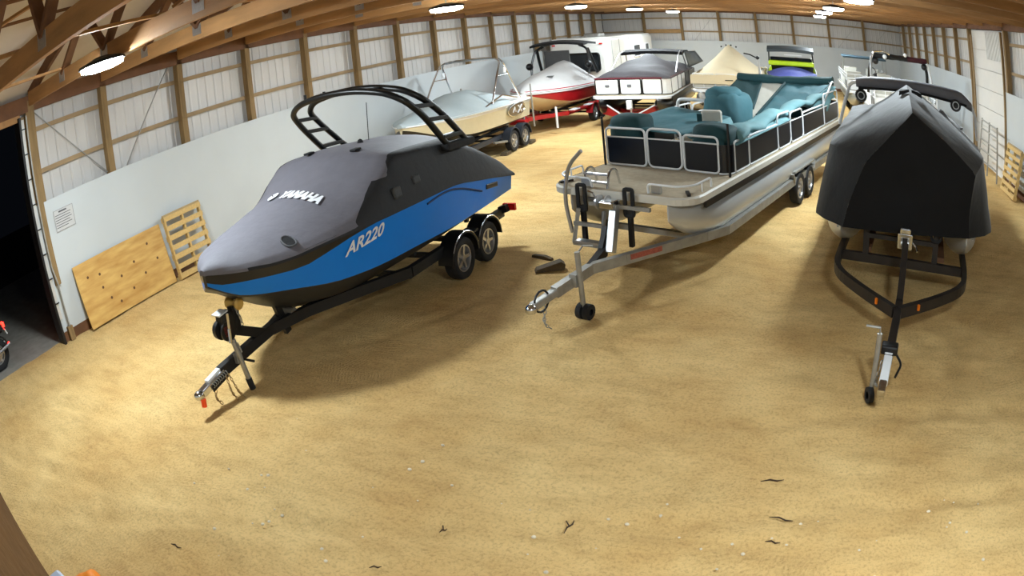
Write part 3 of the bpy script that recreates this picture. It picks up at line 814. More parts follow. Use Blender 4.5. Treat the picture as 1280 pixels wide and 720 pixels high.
cr = [(e-.18+.18*math.sin(t), F+.18-.18*math.cos(t)) for t in [PI/2*i/5 for i in range(6)]]
b = MB()
for a, c in zip(cr[:-1], cr[1:]): b.bar((*a, (z0+zp)/2), (*c, (z0+zp)/2), .012, zp-z0-.02)
b.build('corner_panel', M_pblk, pt)
MB().tube([(*p, z0) for p in cr], .016).build('corner_rail', M_wpaint, pt, True)
seg = [1.25, 1.88, 3.40, 4.23, 5.15, 7.08, 8.7]
for i, (a, c) in enumerate(zip(seg[:-1], seg[1:])):
    hi = {2: .16, 3: .12, 4: .02, 5: .25}.get(i, 0)
    for s in (-1, 1):
        fence(pt, (s*e, a+.01), (s*e, c-.01), z0, zp+.02+hi, zp-.03, M_pblk, M_wpaint, r=.05 if hi < .1 else .12, name='gate' if i == 2 else 'fence_panel')
fence(pt, (-e, 8.7), (e, 8.7), z0, zp+.02, zp, M_pblk, M_wpaint)
for s in (-1, 1):
    MB().tube([(s*(e+.02), F-.05, ZD-.02), (s*(e+.02), F-.05, ZD+.79)], .02, 8).build('corner_pole', M_blackm, pt, True)
    # low bow rails
    P = [(s*.45, -.33, ZD), (s*.45, -.35, ZD+.13), (s*.9, -.35, ZD+.13), (s*1.07, -.18, ZD+.13), (s*1.07, .35, ZD+.13), (s*1.07, .35, ZD)]
    rl = MB().tube(fillet(P, .12), .016).build('bow_rail', M_wpaint, pt, True)
    MB().tube([(s*1.07, .05, ZD), (s*1.07, .05, ZD+.13)], .012).build('rail_stanchion', M_wpaint, rl)
    MB().box((s*.98, -.2, ZD+.02), (.05, .2, .03), ('Z', s*.6)).build('cleat', M_blackm, pt)
    MB().box((s*.56, -.3, ZD+.06), (.14, .05, .10)).build('nav_light', M_alu, pt)
# folding boarding ladder at the bow
ld = empty('boarding_ladder', pt)
for v in (-.58, -.2): MB().tube(fillet([(v, 0, ZD), (v, -.08, ZD+.24), (v, -.26, ZD+.24), (v, -.36, ZD-.2)], .1), .018).build('ladder_rail', M_chrome, ld, True)
for i in range(4): MB().box((-.39, -.27-.022*i, ZD+.18-.11*i), (.38, .07, .022)).build('ladder_step', M_alu, ld)
# covers and seats
lump('seat_cover', (-.80, 1.42, ZD+.42), (.60, .55, .72), M_dteal, pt, 1, .02, power=6)
lump('seat_cover', (.72, 1.40, ZD+.38), (.68, .5, .66), M_dteal, pt, 4, .04, power=5)
sheet('playpen_cover', (-1.08, 1.15, ZD+.62), (.30, 1.15, ZD+.53), (.34, 2.9, ZD+.60), (-1.02, 3.35, ZD+.66), M_teal, pt, 16, .05, .03, 2)
sheet('playpen_cover_flap', (.30, 1.15, ZD+.53), (.62, 1.2, ZD+.36), (.62, 2.5, ZD+.38), (.34, 2.9, ZD+.60), M_teal2, pt, 12, .03, .03, 9)
bk = MB().box((.18, 2.45, ZD+.52), (.36, .14, .50), ('Z', .2)).build('seat_back', M_beige, pt, bevel=.04)
MB().box((.02, 2.37, ZD+.62), (.16, .03, .16), ('Z', .2)).build('seat_window', M_dteal, bk)
MB().tube(rrect_pts((-.98, 3.45), (-.35, 3.45), ZD+.3, ZD+.80, .1), .035, 8, True).build('grab_rail', M_wpaint, pt, True)
lump('console_cover', (.02, 3.55, ZD+.50), (.86, .92, 1.0), M_teal, pt, 7, .075, 26, 14, 4, 3.0, top=.92)
lump('console_cover_fold', (-.02, 3.52, ZD+.93), (.62, .6, .3), M_teal, pt, 17, .05, 24, 10, 3, 3.5)
# canvas rolled over the right hand rail
P = []
rings = []
for i in range(28):
    u = 1.45+6.9*i/27; wv_ = .06*math.sin(i*1.7)+.04*noise.noise(Vector((u*2, 3, 1)))
    vv = .93-.10*math.sin(PI*i/27); zz = ZD+.52+.05*math.sin(i*.9)+.10*min(1, i/27*1.4)
    rr = .10+.05*noise.noise(Vector((u*1.6, 7, 2)))+.05*(1-i/27)
    rings.append([(vv+wv_*.5+rr*1.35*math.cos(t), u, zz+rr*.62*math.sin(t)) for t in [2*PI*k/12 for k in range(12)]])
MB().loft(rings).build('rail_cover', M_teal2, pt, True, 80)
sheet('rail_cover_drape', (.75, 1.25, ZD+.56), (1.10, 1.3, ZD+.42), (1.10, 4.2, ZD+.46), (.72, 4.2, ZD+.62), M_teal2, pt, 12, -.02, .04, 21)
# collapsed bimini at the stern
bm_ = empty('bimini', pt)
MB().tube(fillet([(-1.05, 6.3, ZD+.5), (-1.05, 7.3, ZD+1.0), (1.05, 8.35, ZD+.98), (1.08, 7.2, ZD+.55)], .35), .02).build('bimini_bow', M_alu, bm_, True)
MB().tube(fillet([(1.07, 7.1, ZD+.5), (1.05, 8.3, ZD+.98), (1.02, 8.6, ZD+.9)], .2), .025).build('bimini_strut', M_wpaint, bm_, True)
rings = []
for i in range(20):
    t = i/19; c = Vector((-1.08, 7.0, ZD+.97)).lerp(Vector((1.05, 8.4, ZD+.97)), t)
    r = .12+.04*noise.noise(Vector((t*6, 2, 0))); sagz = -.05*math.sin(PI*t)
    rings.append([c+Vector((0, r*1.3*math.cos(a), sagz+r*math.sin(a))) for a in [2*PI*k/12 for k in range(12)]])
MB().loft(rings).build('bimini_roll', M_dteal, bm_, True, 80)
sheet('bimini_curtain', (-1.08, 6.9, ZD+.95), (-.55, 7.3, ZD+.92), (-.25, 5.7, ZD+.40), (-1.02, 5.3, ZD+.55), M_dteal, bm_, 12, .05, .04, 31)
sheet('bimini_curtain', (-.60, 7.3, ZD+.9), (.05, 7.7, ZD+.85), (-.10, 5.9, ZD+.1), (-.42, 5.6, ZD+.15), M_beige, bm_, 12, .02, .03, 41)
sheet('bimini_curtain', (-.05, 7.6, ZD+.86), (1.0, 8.2, ZD+.88), (.80, 6.2, ZD+.50), (-.12, 5.5, ZD+.28), M_teal, bm_, 16, .06, .06, 51)
sheet('bimini_curtain', (1.0, 8.2, ZD+.86), (1.09, 8.5, ZD+.82), (1.09, 7.4, ZD+.3), (.80, 6.2, ZD+.50), M_teal2, bm_, 10, .02, .03, 61)
MB().tube([(-.12, 5.5, ZD+.30), (-.03, 7.5, ZD+.88)], .03).build('fabric_seam', M_dteal, bm_)
lump('rear_seat_cover', (.0, 8.0, ZD+.3), (1.7, .8, .6), M_dteal, pt, 71, .05)

# ---------------------------------------------------------------- its trailer
tr = thing('boat_trailer', 'galvanised trailer with long bent tongue under the teal covered pontoon boat', 'trailer', (PX, PY, 0), -PH)
MB().path([(.12, -2.05, .44), (.18, -1.35, .52)], .10, .13).build('tongue', M_galv, tr)
MB().path([(.18, -1.38, .52), (.42, -.95, .54), (.98, .3, .55), (1.1, .8, .52), (1.1, 7.6, .52)], .09, .13).build('side_rail', M_galv, tr)
MB().path([(.18, -1.38, .52), (.0, -.8, .54), (-.75, .35, .55), (-.75, 7.6, .55)], .09, .13).build('side_rail', M_darkm, tr)
MB().bar((.485, -.92, .56), (.69, -.46, .565), .012, .07).build('rail_decal', mat('faded_red_print', (170, 88, 70), .6, mottle=.4, scale=30), tr)
for u in (.35, 2.5, 5.0, 7.4): MB().box((.1, u, .50), (1.75, .08, .08)).build('crossmember', M_galv, tr)
for s, x in ((-1, -.62), (1, .62)): MB().box((x, 4.2, .63), (.12, 7.2, .06)).build('bunk', M_dwood, tr)
for s, v in ((1, 1.08), (-1, -.92)):
    for u in (4.52, 5.27): wheel(tr, u, v, .33)
    MB().box((v*.97, 4.9, .70), (.25, 1.5, .03)).build('fender', M_galv, tr)
    for u in (4.1, 5.7): MB().box((v*.97, u, .60), (.25, .03, .2), ('X', .5 if u < 5 else -.5)).build('fender_end', M_galv, tr)
for u in (4.52, 5.27): MB().tube([(-.9, u, .33), (1.05, u, .33)], .035).build('axle', M_darkm, tr)
cpl = MB().bar((.10, -2.45, .40), (.12, -2.02, .44), .10, .09).build('coupler', M_galv, tr, bevel=.015)
MB().sphere((.10, -2.47, .38), (.07, .08, .065)).build('ball_socket', M_chrome, cpl, True)
MB().tube(arc((.12, -2.3, .42), .13, 0, 2*PI, 14, 'yz')[:-1], .014, 6, True).build('brake_hose', M_blackm, cpl)
chain(tr, [(.1, -2.2, .36), (.16, -2.35, .16), (.2, -2.25, .06)], M_galv)
jk = MB().tube([(.28, -1.72, .16), (.26, -1.74, .86)], .034, 12).build('jack', M_galv, tr, True)
MB().tube([(.26, -1.74, .84), (.26, -1.62, .90), (.4, -1.60, .91)], .012).build('jack_crank', M_galv, jk)
MB().lathe([(.04, -.04), (.1, -.035), (.1, .035), (.04, .04)], 16, Matrix.Translation((.25, -1.72, .10))).build('jack_wheel', M_rub, jk, True)
MB().lathe([(.04, -.04), (.1, -.035), (.1, .035), (.04, .04)], 16, Matrix.Translation((.35, -1.72, .10))).build('jack_wheel', M_rub, jk, True)
MB().box((.20, -1.73, .5), (.1, .12, .16)).build('jack_mount', M_galv, tr)
MB().bar((.14, -.85, .55), (.06, -.56, 1.12), .10, .10, up=(0, 1, 0)).build('winch_post', M_alu, tr)
MB().bar((.0, -.9, .52), (.0, -.72, .85), .07, .06, up=(0, 1, 0)).build('post_brace', M_darkm, tr)
wn_ = MB().box((0.0, -.60, 1.13), (.22, .22, .10)).build('winch', M_chrome, tr, bevel=.02)
MB().lathe([(.001, -.08), (.10, -.08), (.10, -.05), (.04, -.04), (.04, .05), (.10, .06), (.10, .08), (.001, .08)], 16, Matrix.Translation((-.1, -.6, 1.14))).build('winch_drum', M_alu, wn_, True)
MB().tube([(-.2, -.6, 1.14), (-.24, -.62, 1.26), (-.32, -.62, 1.28)], .012).build('winch_handle', M_chrome, wn_)
MB().box((.1, -.52, 1.08), (.95, .05, .05)).build('bow_stop_bar', M_galv, tr)
for v in (-.52, .24):
    MB().tube(rrect_pts((v-.06, -.5), (v+.06, -.5), .96, 1.32, .02, 2), .03, 6, True).build('bow_stop', M_rub, tr)
    MB().box((v, -.48, .78), (.06, .06, .5)).build('bow_stop_upright', M_darkm, tr)
MB().tube(fillet([(-.72, -.5, .62), (-.82, -.5, 1.1), (-.70, -.5, 1.58), (-.46, -.5, 1.80)], .3), .028).build('guide_pole', M_alu, tr, True)
st = empty('side_step', tr)
MB().path([(-.55, -.55, 1.0), (-.62, -.62, .52), (-.15, -.62, .52), (-.12, -.55, 1.0)], .05, .05).build('step_frame', M_galv, st)
MB().bar((-.6, -.6, .8), (-.13, -.6, .8), .05, .05).build('step_bar', M_galv, st)
MB().box((-.38, -.6, .55), (.4, .12, .03)).build('step_tread', M_alu, st)
# ================================================================ boat under the full black cover
QX, QY, QH = 1.10, 5.75, .14
M_bcov = mat('black_boat_cover', (15, 15, 17), .68, mottle=.2, scale=3, bump=.2, bscale=7)
bb = thing('pontoon_boat', 'pontoon boat under a peaked black cover with a grey rolled bimini on an arch', 'boat', (QX, QY, 0), -QH)
for s in (-1, 1):
    rings = []
    for u, k, kb in ((2.95, .03, .34), (3.02, .14, .42), (3.2, .36, .58), (3.45, .62, .76), (3.75, .86, .91), (4.05, .98, .99), (4.25, 1, 1), (9.6, 1, 1), (9.7, .96, .96)):
        rings.append([(s*1.02+.33*k*math.cos(t), u, .74+.33*(1-kb)+.33*kb*math.sin(t)) for t in [2*PI*i/24 for i in range(24)]])
    MB().loft(rings).build('pontoon_tube', M_tube if s > 0 else M_tube, bb, True)
MB().box((0, 6.5, 1.15), (2.5, 6.5, .1)).build('deck', M_carp, bb)
def ring(u, k, ks, sl, sr, rl, rv=.09, hem=.93):
    """cross section: left hem, left side, left slope, ridge, right slope, right side, right hem; ks narrows the rail line"""
    w1, w2 = 1.24*ks, 1.36*min(1, ks+.28*(1-ks)/.47)
    L = [(-1.47*k, hem-.02), (-1.47*k+(1.47*k-w1)*.28, hem+.3), (-1.47*k+(1.47*k-w1)*.62, hem+.6), (-w1, sl)]
    L += [(-w1+(w1+rv)*t, sl+(rl-sl)*t**.95) for t in (.24, .5, .76)]+[(rv, rl)]
    R = [(rv+(w2-rv)*t, rl-(rl-sr)*t**1.05) for t in (.26, .54, .8)]+[(w2, sr), (w2+(1.5*k-w2)*.4, hem+.65), (w2+(1.5*k-w2)*.75, hem+.35), (1.56*k, hem+.05)]
    return [(v, u, z) for v, z in L+R]
def densify(P, n=3):
    out = []
    for a, c in zip(P[:-1], P[1:]):
        for i in range(n): out.append(tuple(x+(y-x)*i/n for x, y in zip(a, c)))
    return out+[P[-1]]
spec = [(2.86, .66, .53, 1.79, 1.87, 2.55), (2.92, .70, .57, 1.80, 1.88, 2.575), (3.15, .88, .74, 1.83, 1.92, 2.61), (3.4, .98, .90, 1.86, 1.97, 2.65), (3.65, 1., 1., 1.88, 1.99, 2.68), (4.3, 1., 1., 1.88, 2.02, 2.75), (4.8, 1., 1., 1.88, 2.0, 2.80), (5.2, .99, 1., 1.88, 2.0, 2.68),
        (5.8, .98, .99, 1.87, 1.98, 2.40), (6.8, .97, .98, 1.85, 1.95, 2.30), (8.0, .97, .97, 1.83, 1.92, 2.20), (9.4, .96, .96, 1.8, 1.88, 2.0), (9.7, .95, .95, 1.6, 1.7, 1.75)]
fine = []
for a, c in zip(spec[:-1], spec[1:]):
    n = max(1, int((c[0]-a[0])/.14))
    for i in range(n): fine.append(tuple(x+(y-x)*i/n for x, y in zip(a, c)))
fine.append(spec[-1])
rings = []
for u, k, ks, sl, sr, rl in fine:
    R = densify(ring(u, k, ks, sl, sr, rl)); R2 = []
    for (x, y, z) in R:
        a = noise.noise(Vector((x*1.6, y*1.6, z*1.4)))*.035+noise.noise(Vector((x*5, y*2.2, z*2)))*.012
        R2.append((x+(a*.8 if z < 1.8 else 0), y+a*.3, z+(a if z > 1.5 else a*.3)))
    rings.append(R2)
cb = MB().loft(rings, closed=False)
# front gable: rows between the left and right edges of the first section
f0 = [Vector(p) for p in rings[0]]; ap = max(range(len(f0)), key=lambda i: f0[i].z)
lf, rt = f0[:ap+1], f0[ap:][::-1]; NR = 22
def resample(P, n):
    d = [0]
    for a_, c_ in zip(P[:-1], P[1:]): d.append(d[-1]+(c_-a_).length)
    out = []
    for i in range(n+1):
        t = d[-1]*i/n; k = min(max(j for j in range(len(d)) if d[j] <= t+1e-9), len(P)-2)
        out.append(P[k].lerp(P[k+1], (t-d[k])/max(1e-9, d[k+1]-d[k])))
    return out
lf, rt = resample(lf, NR), resample(rt, NR); gv = []
for i in range(NR+1):
    for j in range(17):
        t = j/16; p = lf[i].lerp(rt[i], t); e_ = math.sin(PI*t)
        p.y += (-.07*(1-i/NR)+.05*noise.noise(Vector((p.x*2.4, 3, p.z*1.6)))+.02*noise.noise(Vector((p.x*7, 1, p.z*1.5))))*e_
        gv.append(p)
cb.add(gv, [(i*17+j, i*17+j+1, (i+1)*17+j+1, (i+1)*17+j) for i in range(NR) for j in range(16)])
M_bcov.node_tree.nodes['Principled BSDF'].inputs['Sheen Weight'].default_value = .30
M_bcov.node_tree.nodes['Principled BSDF'].inputs['Specular IOR Level'].default_value = .15
M_bcov.node_tree.nodes['Principled BSDF'].inputs['Sheen Roughness'].default_value = .45
cov = cb.build('cover', M_bcov, bb, True, 35)
# hem rope grommets and vents on the ridge
for v, z in ((-1.05, .93), (1.1, .99)): MB().sphere((v, 2.80, z), .018, 8, 6).build('grommet', M_alu, cov)
for s in (-1, 1):
    a = MB(); x0 = .12
    a.add([(x0+s*.02, 3.95, 2.735), (x0+s*.20, 4.0, 2.66), (x0+s*.15, 4.28, 2.70), (x0+s*.02, 3.95, 2.775), (x0+s*.19, 4.0, 2.73), (x0+s*.14, 4.28, 2.75)], [(0, 1, 4, 3), (3, 4, 5), (0, 3, 5, 2), (1, 2, 5, 4), (0, 2, 1)])
    a.build('ridge_vent', M_fab_blk, cov)
sheet('slack_fold', (.62, 4.35, 2.45), (1.05, 4.6, 2.2), (1.2, 5.2, 2.16), (.75, 5.2, 2.42), M_bcov, cov, 10, .03, .05, 5, t=.02)
# rolled bimini on an arch, with round speakers below
arch = [(-1.20, 5.25, 1.95), (-1.08, 5.15, 2.35), (-.95, 5.05, 2.68), (-.78, 5.0, 2.72)]
ar2 = [(1.50, 5.25, 2.0), (1.46, 5.15, 2.38), (1.36, 5.05, 2.62), (1.15, 5.0, 2.69)]
for P in (arch, ar2): MB().tube(fillet(P, .2), .03, 8).build('arch_leg', M_wpaint, bb, True)
M_gpad = mat('grey_canvas_roll', (110, 110, 116), .7, mottle=.12, bump=.2, bscale=10)
rings = []
for i in range(24):
    t = i/23; v = -.84+2.2*t; z = 2.72+.055*math.sin(PI*t)-.03*t; e_ = 1-.35*(abs(2*t-1)**8); 
    if t > .9: z -= (t-.9)*1.1
    rings.append([(v, 5.02+.12*e_*math.cos(a), z-.02+.11*e_*math.sin(a)) for a in [2*PI*k/12 for k in range(12)]])
roll = MB().loft(rings).build('bimini_roll', M_gpad, bb, True)
MB().tube([(-.80, 4.93, 2.62), (.2, 4.93, 2.68), (1.25, 4.93, 2.58)], .022).build('roll_piping', M_fab_blk, roll)
for v, z in ((-.76, 2.50), (1.03, 2.56)):
    sp = MB().lathe([(.001, -.1), (.07, -.1), (.105, -.02), (.11, .06), (.095, .1), (.001, .085)], 16, Matrix.Translation((v, 5.0, z)) @ Matrix.Rotation(-PI/2, 4, 'Z')).build('speaker', M_blackm, bb, True)
    MB().tube([(v, 5.0, z+.1), (v, 5.0, z+.18)], .02).build('speaker_clamp', M_alu, sp)
    MB().tube(arc((v, 4.905, z), .06, 0, 2*PI, 14, 'xz')[:-1], .009, 6, True).build('speaker_ring', M_alu, sp)

# ---------------------------------------------------------------- its trailer
M_brn = mat('brown_black_steel', (48, 42, 38), .5, .3, mottle=.25, scale=6)
tr = thing('boat_trailer', 'dark painted trailer with forked tongue in front of the black covered boat', 'trailer', (.95, 5.75, 0), -.19)
MB().bar((-.0, .22, .42), (0.02, 1.5, .50), .10, .12).build('tongue', M_brn, tr, bevel=.008)
for s in (-1, 1):
    P = fillet([(s*.03, 1.25, .5), (s*.55, 1.75, .5), (s*.99, 2.3, .5), (s*1.02, 3.0, .5), (s*1.02, 9.2, .5)], .5, 6)
    MB().path(P, .08, .13).build('side_rail', M_brn, tr)
    MB().box((s*.27, 1.455, .52), (.03, .09, .07), ('Z', s*.78)).build('reflector', M_orange, tr)
    for u in (6.3, 7.1): wheel(tr, u, s*1.0, .33)
    MB().box((s*.62, 6.4, .50), (.12, 6.2, .07)).build('bunk', M_dwood, tr)
for u in (3.0, 5.0, 8.8): MB().box((0, u, .48), (2.05, .08, .12)).build('crossmember', M_brn, tr)
for u in (6.3, 7.1): MB().box((0, u, .33), (1.9, .07, .07)).build('axle', M_brn, tr)
for v, h in ((-.62, .40), (.5, .55)):
    MB().box((v, 3.02, .5+h/2), (.09, .08, h)).build('bow_stop_upright', M_brn, tr)
MB().tube(rrect_pts((.42, 2.97), (.58, 2.97), .85, 1.35, .07), .025, 6, True).build('bow_stop', M_rub, tr)
MB().bar((-.62, 3.0, .80), (.5, 3.0, .80), .05, .06).build('stop_bar', M_brn, tr)
MB().bar((.02, 1.45, .55), (.02, 2.35, 1.03), .09, .10).build('winch_post', M_brn, tr)
wn_ = MB().box((.01, 2.36, 1.12), (.16, .16, .10)).build('winch', M_chrome, tr, bevel=.02)
MB().box((.01, 2.30, 1.00), (.22, .05, .20)).build('winch_frame', M_chrome, wn_, bevel=.01)
MB().lathe([(.001, -.06), (.06, -.06), (.06, -.04), (.03, -.03), (.03, .03), (.06, .04), (.06, .06), (.001, .06)], 14, Matrix.Translation((.01, 2.26, .99))).build('winch_drum', M_alu, wn_, True)
MB().tube([(.12, 2.3, 1.0), (.18, 2.28, .95), (.2, 2.2, .92)], .012).build('winch_handle', M_chrome, wn_)
cpl = MB().bar((.0, -.16, .36), (0, .30, .46), .10, .07).build('coupler', M_wpaint, tr, bevel=.012)
MB().bar((.0, -.3, .33), (0, -.14, .37), .09, .09).build('coupler_head', M_chrome, cpl, bevel=.02)
MB().box((0, .33, .50), (.2, .14, .10)).build('brake_reservoir', M_blackm, cpl, bevel=.02)
MB().tube(fillet([(.08, .3, .47), (.17, .22, .40), (.12, .05, .34)], .05), .014).build('brake_cable', M_blackm, cpl)
jk = MB().tube([(-.13, .12, .12), (-.13, .12, .74)], .03, 12).build('jack', M_galv, tr, True)
MB().tube([(-.13, .12, .72), (-.13, .12, .80), (-.29, .12, .80)], .014).build('jack_crank', M_galv, jk)
MB().lathe([(.04, -.03), (.085, -.03), (.085, .03), (.04, .03)], 16, Matrix.Translation((-.14, .08, .085)) @ Matrix.Rotation(.5, 4, 'Z')).build('jack_wheel', M_rub, jk, True)
chain(tr, [(-.06, .25, .4), (-.1, .1, .2), (-.06, -.1, .3)], M_galv)
# ================================================================ boats farther back
def runabout(root, L, hb, zb, zs, zk, m_bot, m_side, m_top, split=.45, top_split=.0):
    """hull skin: keel, chine, colour line, gunwale"""
    def v(s): return hb*smooth_interp(s, [0, .015, .05, .12, .25, .45, .7, 1], [.04, .16, .34, .58, .85, .98, 1, .95])
    def k(s): return smooth_interp(s, [0, .05, .12, .22, .35, 1], [zb-.28, zb-.5, zk+.22, zk+.08, zk, zk])
    def g_(s): return zb+(zs-zb)*smooth_interp(s, [0, .5, 1], [0, .45, 1])
    def prof(u):
        s = max(0, u/L); a, kk, gg = v(s), k(s), g_(s); c = kk+(gg-kk)*smooth_interp(s, [0, .1, .4, 1], [.6, .5, .38, .34])
        m = c+(gg-c)*split
        return [(0, kk), (a*.5, kk+(c-kk)*.42), (a*.92, c), (a*.97, m), (a, gg-.05), (a, gg)]
    us = [0, .03, .08, .15, .25, .4]+[.6+(L-.6)*i/22 for i in range(23)]
    rw = [0, 0, 1, 2, 2]
    def mr(i, q): q = q-5 if q >= 5 else 4-q; return rw[q]
    b, rings = loft_half(us, prof, mr)
    for R in (rings[0], rings[-1]):
        o = len(b.v); b.v += R; b.f.append(tuple(o+i for i in range(len(R)))); b.m.append(1)
    h = b.build('hull', [m_bot, m_side, m_top], root, True, 35)
    rub = []
    for s in (-1, 1):
        MB().tube([(s*(prof(u)[-1][0]+.01), u, prof(u)[-1][1]-.05) for u in us], .022, 6).build('rub_rail', M_wpaint, h, True)
    return prof, us
def cover_skin(root, prof, L, crown, m, name='cover', shoulder=.86, wr=.03, over=.06, peak=None, hem=.02, u0=0., flat=1.8):
    rings = []
    n = 44
    for i in range(n+1):
        u = u0-over+(L-u0+2*over)*i/n; uc = min(L, max(0, u)); pv_ = prof(uc)[-1]; V_, h = pv_[0]+.03, pv_[1]-hem
        c = smooth_interp(u/L, [q[0] for q in crown], [q[1] for q in crown])
        if u < u0 or u > L: c = h+.08
        R = []
        for t in [-1, -.995, -.97, -.93, -.86, -.72, -.55, -.36, -.18, 0, .18, .36, .55, .72, .86, .93, .97, .995, 1]:
            z = h+(c-h)*(1-abs(t)**flat) if abs(t) < .995 else (h-.03 if abs(t) == 1 else h)
            x = t*V_
            if peak: z += peak[0]*math.exp(-((x-peak[1])/peak[3])**2-((u-peak[2])/peak[4])**2)
            d = noise.noise(Vector((x*2, u*1.6, 3)))*wr*(1 if abs(t) < .95 else .1)
            R.append((x, u, z+d))
        rings.append(R)
    b = MB().loft(rings, closed=False)
    for R in (rings[0], rings[-1]):
        o = len(b.v); b.v += R; b.f.append(tuple(o+i for i in range(len(R)))); b.m.append(0)
    return b.build(name, m, root, True, 70)
def simple_trailer(label, pose, L, m, wheels_u, hw=1.0, z=.5, uc=-.9, mf=None, fender_round=True):
    tr = thing('boat_trailer', label, 'trailer', (pose[0], pose[1], 0), -pose[2])
    MB().bar((0, uc+.2, z-.08), (0, .4, z), .10, .12).build('tongue', m, tr)
    for s in (-1, 1):
        MB().path([(0, .2, z), (s*hw*.82, 1.5, z), (s*hw*.82, L-.1, z)], .09, .13).build('side_rail', m, tr)
        MB().box((s*.5, L*.55, z+.1), (.1, L*.7, .06)).build('bunk', M_fab_blk, tr)
        MB().box((s*hw*.9, L-.1, z+.05), (.2, .06, .1)).build('tail_light', M_redlens, tr)
        for u in wheels_u:
            wheel(tr, u, s*hw)
            if fender_round: fender(tr, u, s*hw, .40, .24, mf or m)
    for u in (1.5, L-.2): MB().box((0, u, z-.04), (hw*1.7, .08, .08)).build('crossmember', m, tr)
    for u in wheels_u: MB().box((0, u, .33), (hw*1.9, .06, .06)).build('axle', M_darkm, tr)
    c = MB().bar((0, uc-.1, z-.14), (0, uc+.25, z-.07), .09, .08).build('coupler', M_galv, tr)
    MB().tube([(.12, uc+.5, .03), (.12, uc+.5, z+.28)], .03).build('jack', M_galv, tr, True)
    MB().bar((0, .05, z), (0, .0, z+.42), .08, .09, up=(0, 1, 0)).build('winch_post', m, tr)
    MB().box((0, -.08, z+.4), (.15, .16, .14)).build('winch', M_blackm, tr, bevel=.02)
    return tr

# ---------------- tan wakeboard boat with grey cover and chrome tower
P4 = (-9.45, 13.9, .0)
M_tan = mat('tan_gelcoat', (208, 196, 164), .3, mottle=.08, coat=.3)
M_gcov = mat('pale_grey_cover', (168, 178, 180), .75, mottle=.12, scale=2, bump=.25, bscale=8)
b4 = thing('motorboat', 'tan wakeboard boat with pale grey cover and chrome tube tower by the left wall', 'boat', (P4[0], P4[1], 0), -P4[2])
prof4, us4 = runabout(b4, 5.5, 1.13, 1.52, 1.42, .55, M_bgel, M_tan, M_wgel, .75)
cover_skin(b4, prof4, 4.1, [(0, 1.56), (.15, 1.68), (.4, 1.78), (.65, 1.98), (.85, 1.96), (1, 1.8)], M_gcov, wr=.03)
cover_skin(b4, prof4, 5.5, [(0, 1.5), (.72, 1.50), (.85, 1.63), (1, 1.5)], M_wgel, name='stern_deck', u0=4.0, wr=.005)
MB().box((0, 5.45, 1.3), (1.9, .2, .4)).build('transom', M_wgel, b4, bevel=.06)
for s in (-1, 1):
    f = [(s*1.08, 2.9, 1.55), (s*1.04, 3.35, 2.15), (s*.98, 3.85, 2.72), (s*.8, 3.9, 2.80)]
    r = [(s*1.08, 4.75, 1.5), (s*1.03, 4.3, 2.15), (s*.99, 4.02, 2.66), (s*.9, 3.95, 2.78)]
    MB().tube(fillet(f, .2), .028).build('tower_leg', M_chrome, b4, True)
    MB().tube(fillet(r, .2), .028).build('tower_leg', M_chrome, b4, True)
    MB().tube([(s*1.03, 3.5, 2.3), (s*1.02, 4.2, 2.28)], .02).build('tower_brace', M_chrome, b4, True)
    MB().tube([(s*1.06, 2.5, 1.52), (s*1.06, 3.6, 1.72), (s*1.04, 4.6, 1.52)], .025).build('grab_rail', M_chrome, b4, True)
    MB().box((s*1.0, 4.05, 2.42), (.05, .14, .16)).build('tower_rack', M_wpaint, b4, bevel=.02)
MB().tube(fillet([(-.82, 3.9, 2.79), (-.5, 3.85, 2.83), (.5, 3.85, 2.83), (.82, 3.9, 2.79)], .2), .028).build('tower_top', M_chrome, b4, True)
MB().tube(fillet([(-.82, 3.96, 2.77), (-.5, 4.0, 2.80), (.5, 4.0, 2.80), (.82, 3.96, 2.77)], .2), .024).build('tower_top', M_chrome, b4, True)
# oval badge with crossed strokes on the near side
def side4(u, z, off=.02):
    P = prof4(u); return (float(np.interp(z, [p[1] for p in P], [p[0] for p in P]))+off, u, z)
M_bdg = mat('badge_bronze', (128, 108, 78), .4, .3, mottle=.2)
bd = MB(); cu_, cz_ = 4.35, 1.19
pts = [(cu_+.62*math.cos(a), cz_+.19*math.sin(a)) for a in [2*PI*i/28 for i in range(28)]]
bd.add([side4(cu_, cz_, .05)]+[side4(*p, .045) for p in pts], [(0, i+1, (i+1) % 28+1) for i in range(28)])
bdo = bd.build('badge', M_bdg, b4)
MB().tube([side4(*p, .045) for p in pts], .02, 5, True).build('badge_ring', M_chrome, bdo, True)
for d in (-1, 1): MB().path([side4(cu_+.18-.14*d, cz_-.11, .06), side4(cu_+.18+.14*d, cz_+.11, .06)], .05, .02).build('badge_stroke', M_wpaint, bdo)
MB().tube([side4(cu_-.3, cz_-.06, .06), side4(cu_-.2, cz_+.09, .06), side4(cu_-.1, cz_-.06, .06)], .02).build('badge_stroke', M_wpaint, bdo)
t4 = simple_trailer('dark tandem trailer with bright wheels under the tan wakeboard boat', P4, 5.4, M_grgel, (4.0, 4.8), 1.02, .5)
for s in (-1, 1): MB().tube([(s*1.18, 5.35, .5), (s*1.18, 5.35, 1.85)], .03).build('guide_pole', M_galv, t4, True)
MB().bar((.9, 3.1, .42), (1.06, 3.55, .38), .1, .05).build('fender_step', M_galv, t4)

